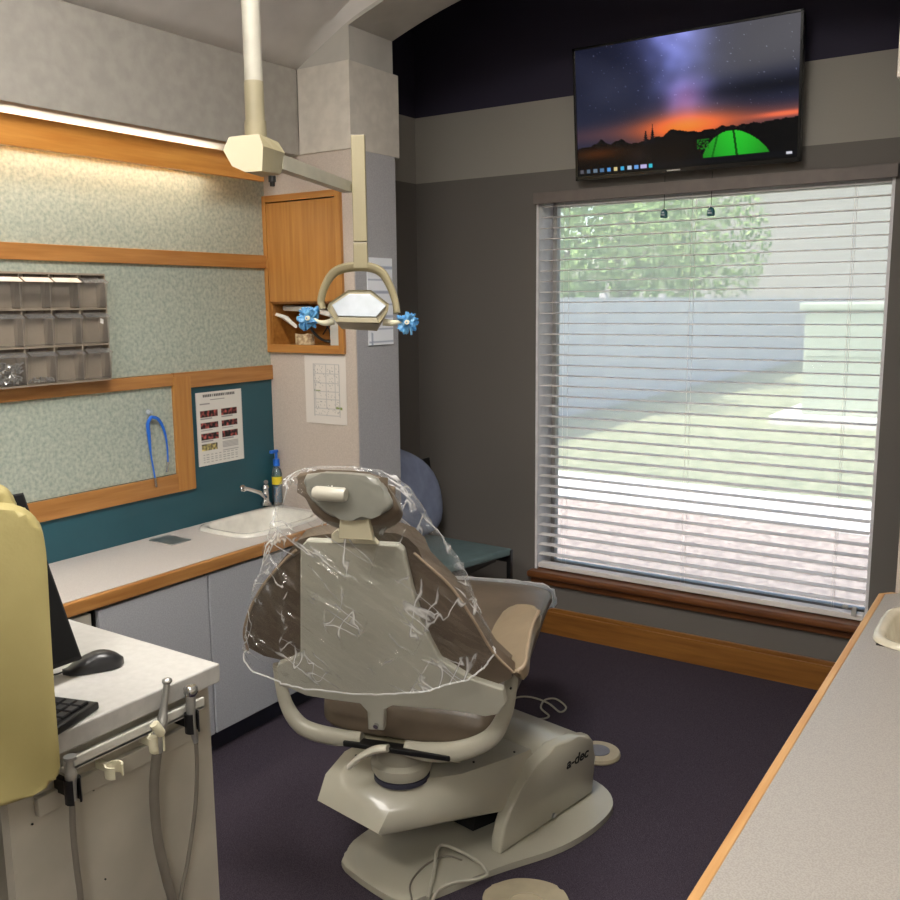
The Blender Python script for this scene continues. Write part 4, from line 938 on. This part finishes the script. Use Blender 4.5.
# suction handpiece with fat hose
t = thing('handpiece', 'long steel suction handpiece standing tallest of the three on the desk side', 'handpiece', hx(158,752), 'dental handpieces on the desk side')
bm = B(); tube(bm, [hx(157,752),hx(158,735),hx(162,722),hx(164,706),hx(167,682)], [.010,.009,.010,.006,.006], 14, 4); ball(bm, hx(167,681), .009, 2, (1,1,.7)); obj('handle', bm, M['steel'], t, smooth=True)
bm = B(); tube(bm, [hx(154,724,OFF+.014),hx(158,729,OFF+.016),hx(161,733,OFF+.014)], .008, 10, 3); tube(bm, [hx(152,737,OFF+.01),hx(154,750,OFF+.01)], .008, 10); obj('valve_lever', bm, M['ivory'], t, smooth=True)
bm = B(); tube(bm, [hx(157,752),hx(154,790,.03),hx(158,840,.024),hx(167,880,.024),hx(174,910,.022),hx(184,1000,.022)], .0085, 12, 6); obj('hose', bm, M['tube'], t, smooth=True)
t = thing('handpiece', 'chrome headed air water syringe nearest the desk corner', 'handpiece', hx(192,735), 'dental handpieces on the desk side')
bm = B(); lathe(bm, [(.010,-.004),(.0125,.0),(.0125,.010),(.009,.014)], hx(191,693), 10); obj('button_head', bm, M['chrome'], t, smooth=True)
bm = B(); tube(bm, [hx(191,695),hx(191,712),hx(193,730),hx(196,742)], [.009,.008,.0065,.005], 12, 4); obj('handle', bm, M['steel'], t, smooth=True)
bm = B(); tube(bm, [hx(196,742),hx(197,770,.035),hx(195,810,.025),hx(188,860,.02),hx(180,905,.02),hx(178,990,.02)], .0038, 10, 6); obj('hose', bm, M['tube'], t, smooth=True)
t = thing('handpiece', 'short steel handpiece in a black holder beside the yellow backrest', 'handpiece', hx(72,800), 'dental handpieces on the desk side')
bm = B(); tube(bm, [hx(72,800),hx(71,785),hx(71,775),hx(70,768),hx(70,759)], [.008,.0085,.0095,.007,.006], 12, 3); lathe(bm, [(.010,-.002),(.010,.003)], hx(70,758), 14); obj('handle', bm, M['steel'], t, smooth=True)
bm = B(); tube(bm, [hx(72,800),hx(73,830,.03),hx(77,870,.024),hx(81,905,.022),hx(84,990,.022)], .005, 10, 6); obj('hose', bm, M['tube'], t, smooth=True)
# mouse
mc = on(95,668,2,.965); mo = thing('computer_mouse', 'black computer mouse on the white desk', 'mouse', (mc.x,mc.y,DZ))
ml, mr = on(63,676,2,DZ), on(124,664,2,DZ); md = (mr-ml); md.z = 0; L2 = md.length/2; md.normalize(); mp = V(-md.y,md.x,0); mc0 = (ml+mr)/2+mp*.004
bm = B(); rings = []
for k in range(11):
    t_ = -1+2*k/10; w_ = .029*math.sqrt(max(.02, 1-abs(t_)**3.2))*(.86+.14*t_); hgt = .031*(1-((t_-.25)**2)*(.62 if t_ < .25 else 1.1)); hgt = max(.010, hgt)
    rings.append([mc0+md*(L2*t_)+mp*(w_*math.copysign(abs(math.cos(a))**.7, math.cos(a)))+V(0,0,.0015+max(0, math.sin(a))**.8*hgt) for a in [2*PI*j/24 for j in range(24)]])
loft(bm, rings); obj('mouse_shell', bm, M['mouse'], mo, smooth=True, ang=60)
bm = B(); tube(bm, [mc0-md*L2*.97+V(0,0,.006), mc0-md*(L2+.02)+V(0,0,.003)+mp*.004, mc0-md*(L2+.10)+V(0,0,.003)+mp*.03], .0018, 8, 5); obj('cable', bm, M['black'], mo)
# keyboard
kA, kB = on(99,710,2,DZ), on(58,737,2,DZ); kd = (kB-kA); kd.z = 0; kd.normalize(); kq = V(kd.y,-kd.x,0)
if kq.x > 0: kq = -kq
kb = thing('keyboard', 'black computer keyboard at the desk front edge', 'keyboard', (kA+kd*.2+kq*.06)*1)
def kk(a, b, z): return V(kA.x,kA.y,0)+kd*a+kq*b+V(0,0,z)
bm = B(); prism(bm, [kk(.0,.0,DZ+.001),kk(.43,.0,DZ+.001),kk(.43,.14,DZ+.001),kk(.0,.14,DZ+.001)], (0,0,.014), .003); obj('keyboard_base', bm, M['black'], kb)
bm = B()
for r_ in range(6):
    for c_ in range(19):
        a_, b_ = .012+c_*.0215, .010+r_*.021; prism(bm, [kk(a_,b_,DZ+.014),kk(a_+.018,b_,DZ+.014),kk(a_+.018,b_+.0175,DZ+.014),kk(a_,b_+.0175,DZ+.014)], (0,0,.006), .0015, 1)
obj('keys', bm, mat('key_black', (30,30,32), .35), kb)
# monitor, tilted back, seen from its side
th_ = math.radians(30); e_y = V(0,1,0)
mb = on(83,658,2,.985)
nm = V(e_y.y,-e_y.x,0); tl_ = math.radians(26); uv_ = (V(0,0,1)*math.cos(tl_) - nm*math.sin(tl_)); nn_ = nm*math.cos(tl_)+V(0,0,1)*math.sin(tl_)
mn = thing('monitor', 'black computer monitor tilted back on the white desk', 'monitor', mb-e_y*.24-nm*.03-V(0,0,.035))
bm = B(); prism(bm, [mb, mb-e_y*.48, mb-e_y*.48+uv_*.318, mb+uv_*.318], -nn_*.022, .004); obj('panel', bm, M['blackm'], mn)
bm = B(); prism(bm, [mb-e_y*.006+uv_*.006+nn_*.0005, mb-e_y*.474+uv_*.006+nn_*.0005, mb-e_y*.474+uv_*.312+nn_*.0005, mb-e_y*.006+uv_*.312+nn_*.0005], nn_*.001); obj('screen', bm, mat('dark_screen', (7,7,8), .5, spec=.2), mn)
bm = B(); sc_ = mb-e_y*.24-nn_*.03
prism(bm, [V(sc_.x,sc_.y,DZ)+e_y*.09-nm*.10, V(sc_.x,sc_.y,DZ)-e_y*.09-nm*.10, V(sc_.x,sc_.y,DZ)-e_y*.09+nm*.05, V(sc_.x,sc_.y,DZ)+e_y*.09+nm*.05], (0,0,.012), .003); tube(bm, [V(sc_.x,sc_.y,DZ+.01)-nm*.03, sc_+uv_*.10-nn_*.005], .016, 10); obj('stand', bm, M['black'], mn)
# ------------------------------------------------------------------ yellow backrest at the left edge
yb = at(30,650,1.25)
yc = thing('stool', 'stool with pale yellow rounded backrest at the left edge', 'stool', V(yb.x,yb.y,0)-bx*.55-by*.05)
yn = (EYE-yb); yn.z = 0; yn.normalize(); yx = V(0,0,1).cross(yn); 
if yx.dot(bx) < 0: yx = -yx
def yp(px, py, o=0):
    d = ray(px, py); t_ = (yb-EYE).dot(yn)/d.dot(yn); return EYE+d*t_+yn*o
OY = ((-120,508),(-60,508),(4,509),(26,514),(40,528),(46,552),(50,620),(55,700),(60,765),(56,778),(40,790),(5,806),(-60,812),(-110,800),(-128,700),(-128,560))
def ypad(pts, off, th, bev, name):
    bm = B(); pts_ = [yp(px,py,off) for px, py in pts]; pts_ = smooth_path(pts_, 3, True); prism(bm, pts_, yn*th, bev, 5); return obj(name, bm, M['yellow'], yc, smooth=True, ang=70)
ypad(OY, -.045, .05, .013, 'backrest')
OY2 = ((-118,496),(-50,495),(-8,496),(8,502),(16,516),(21,536),(24,620),(24,700),(-40,760),(-100,760),(-126,700),(-126,560))
ypad(OY2, -.115, .055, .012, 'rear_cushion')
yo = WL[yc.name]
bm = B(); lathe(bm, [(.012,0),(.012,.62),(.03,.62),(.03,.66)], V(yo.x,yo.y,0)+V(0,0,.06), 20)
pbk = yp(-80,790,-.06); tube(bm, [V(yo.x,yo.y,.70), V(pbk.x,pbk.y,.72), V(pbk.x,pbk.y,.80), pbk], .012, 12, 4); obj('support_post', bm, M['chrome'], yc, smooth=True)
bm = B(); lathe(bm, [(.15,.70),(.17,.71),(.175,.74),(.16,.765),(.05,.77)], V(yo.x-.05,yo.y-.02,0), 36); obj('seat', bm, M['yellow'], yc, smooth=True)
bm = B()
for k in range(5):
    a_ = k*2*PI/5+.4; d_ = V(math.cos(a_),math.sin(a_),0); tube(bm, [V(yo.x,yo.y,.08), V(yo.x,yo.y,.07)+d_*.2], [.016,.011], 10)
    ball(bm, V(yo.x,yo.y,.026)+d_*.2, .025, 2)
obj('caster_base', bm, M['black'], yc, smooth=True)
# ------------------------------------------------------------------ outdoors
GZ = 0.0
sbox('ground_gravel', (-16,YW+.2,GZ-.2), (14,7.0,GZ), M['gravel'])
bm = B(); prism(bm, [(-16,7.2,GZ-.2),(14,6.0,GZ-.2),(14,7.75,GZ-.2),(-16,7.75,GZ-.2)], (0,0,.212))
for v in bm.verts:
    pass
struct('ground_walkway', bm, M['conc'])
sbox('ground_lawn', (-40,7.74,GZ-.2), (40,60,GZ+.005), M['grass'])
# fence receding to the right
FN = thing('fence', 'long pale blue grey panel fence along the far side of the lawn', 'fence', (-5.7,16,0))
bm = B(); rail = B(); y = 5.5
while y < 34:
    box(bm, (-5.70,y+.03,.02), (-5.66,y+2.36,1.66))
    y += 2.4
obj('panels', bm, M['fence'], FN)
bm = B(); y = 5.5
while y < 34.1: box(bm, (-5.73,y-.05,0), (-5.63,y+.05,1.72)); y += 2.4
rail.free(); obj('posts', bm, M['fence'], FN)
ub = thing('utility_box', 'large pale green utility cabinet on a concrete slab outside', 'utility box', (-2.3,12.7,0))
a_ = on(803,308,1,12.5); x_l = on(803,360,1,12.5).x
bm = B(); box(bm, (x_l,12.5,.12), (x_l+1.6,13.5,1.46), .02); obj('body', bm, M['util'], ub)
bm = B(); box(bm, (x_l-.06,12.44,1.46), (x_l+1.66,13.56,1.56), .02); box(bm, (x_l+.02,12.485,.88), (x_l+1.58,12.5,.93)); obj('lid', bm, M['util'], ub)
bm = B(); box(bm, (x_l-.3,12.1,0), (x_l+1.9,13.9,.12), .01); obj('slab', bm, M['conc'], ub)
bm = B(); box(bm, (x_l+.95,12.47,.72), (x_l+1.02,12.5,.95)); obj('latch', bm, M['steel'], ub)
def tree(x, y, h, r, label, seed):
    random.seed(seed); t = thing('tree', label, 'tree', (x,y,0), 'trees beyond the fence')
    bm = B(); tube(bm, [(x,y,0),(x+.05,y,h*.3),(x-.03,y+.05,h*.62)], [.14,.11,.06], 10, 3)
    for k in range(5):
        a_ = k*1.3; tube(bm, [(x,y,h*(.35+.05*k)),(x+math.cos(a_)*r*.6,y+math.sin(a_)*r*.6,h*(.55+.07*k))], [.05,.02], 7)
    obj('trunk', bm, M['bark'], t)
    bm = B()
    for i in range(4200):
        while True:
            p = V(random.uniform(-1,1),random.uniform(-1,1),random.uniform(-1,1))
            if p.length < 1 and p.length > .35 and noise.noise(p*2.2+V(seed,0,0)) > -.22: break
        c = V(x+p.x*r, y+p.y*r, h*.62+p.z*h*.42); s = random.uniform(.035,.085)
        u = V(random.gauss(0,1),random.gauss(0,1),random.gauss(0,1)).normalized(); w = u.orthogonal().normalized()*s*.6; u *= s
        bm.faces.new([bm.verts.new(q) for q in (c-u, c+w, c+u, c-w)])
    obj('crown', bm, M['leaf'], t)
tree(-7.6, 13.5, 4.6, 1.9, 'leafy green tree beyond the fence at the left of the window', 1)
tree(-7.6, 17.6, 4.4, 1.8, 'bushy green tree beyond the fence, second from the left', 2)
tree(-7.9, 22.2, 4.8, 2.1, 'green tree beyond the fence, third from the left', 3)
hs_ = thing('house', 'pale greige neighbouring house wall beyond the fence', 'building', (-3,36,0))
bm = B(); box(bm, (-16,36,0), (14,42,7.5)); obj('wall', bm, M['siding'], hs_)
bm = B(); prism(bm, [(-17,35.3,7.5),(-17,42.7,7.5),(-17,39,10.5)], (32,0,0)); obj('roof', bm, M['roof'], hs_)
bm = B(); box(bm, (-3.3,35.88,0), (-3.1,36.0,7.4)); obj('downspout', bm, M['white'], hs_)
# unseen eave added over the window to keep the sun out
sbox('roof_sun_block', (-8,YW+.2,2.75), (8,4.6,2.9), M['white'])
sbox('wall_outside', (-8,YW+.2,2.3), (8,YW+.26,2.76), M['siding'])
# ------------------------------------------------------------------ lights
W = bpy.data.worlds.new('world'); SC.world = W; W.use_nodes = True; nt = W.node_tree
bg = nt.nodes['Background']; sk = nt.nodes.new('ShaderNodeTexSky')
try: sk.sky_type = 'NISHITA'
except Exception: pass
sk.sun_disc = False; sk.sun_elevation = math.radians(55); sk.sun_rotation = math.radians(200); sk.air_density = 1.2; sk.dust_density = 3
nt.links.new(sk.outputs[0], bg.inputs[0]); bg.inputs[1].default_value = .30
sn = bpy.data.lights.new('sun', 'SUN'); sn.energy = 4.6; sn.angle = math.radians(.6); sn.color = (1,.95,.88)
so = bpy.data.objects.new('sun', sn); COL.objects.link(so)
sd_ = V(.50,.05,-.86)   # travel direction: from beyond the fence, high
so.rotation_euler = sd_.to_track_quat('-Z', 'Y').to_euler()
fillm = emit('fill_glow', (1,.955,.89,1), 17.0)
for i, (x, y) in enumerate(((-1.25,1.25),(-1.1,-.55),(.9,-1.6))):  # unseen glowing panels added as general fill light
    t = thing('fill_light', 'unseen glowing panel added overhead to fill the room with light', 'ceiling light', (x,y,3.06), 'added fill light panels')
    bm = B(); box(bm, (x-.62,y-.32,3.066), (x+.62,y+.32,3.083)); obj('frame', bm, M['white'], t)
    bm = B(); box(bm, (x-.59,y-.29,3.058), (x+.59,y+.29,3.065)); obj('glow_face', bm, fillm, t)
# strip lamp behind the valance
t = thing('strip_light', 'fluorescent tube behind the oak valance on the left wall', 'light fixture', (-2.78,1.4,2.13))
bm = B(); tube(bm, [(-2.785,-.5,2.135),(-2.785,2.55,2.135)], .009, 10); obj('tube', bm, emit('tube_glow', (1,.93,.78,1), 20), t, smooth=True)
bm = B(); box(bm, (XL+.004,-.5,2.118), (-2.80,2.58,2.150)); obj('fitting', bm, M['white'], t)
# ------------------------------------------------------------------ view
vs_ = SC.view_settings; vs_.view_transform = 'Standard'; vs_.look = 'None'; vs_.exposure = 1.0; vs_.gamma = 1; vs_.use_curve_mapping = False
SC.cycles.max_bounces = 10; SC.cycles.transparent_max_bounces = 16; SC.cycles.use_denoising = True
SC.cycles.caustics_reflective = False; SC.cycles.caustics_refractive = False; SC.cycles.sample_clamp_indirect = 6
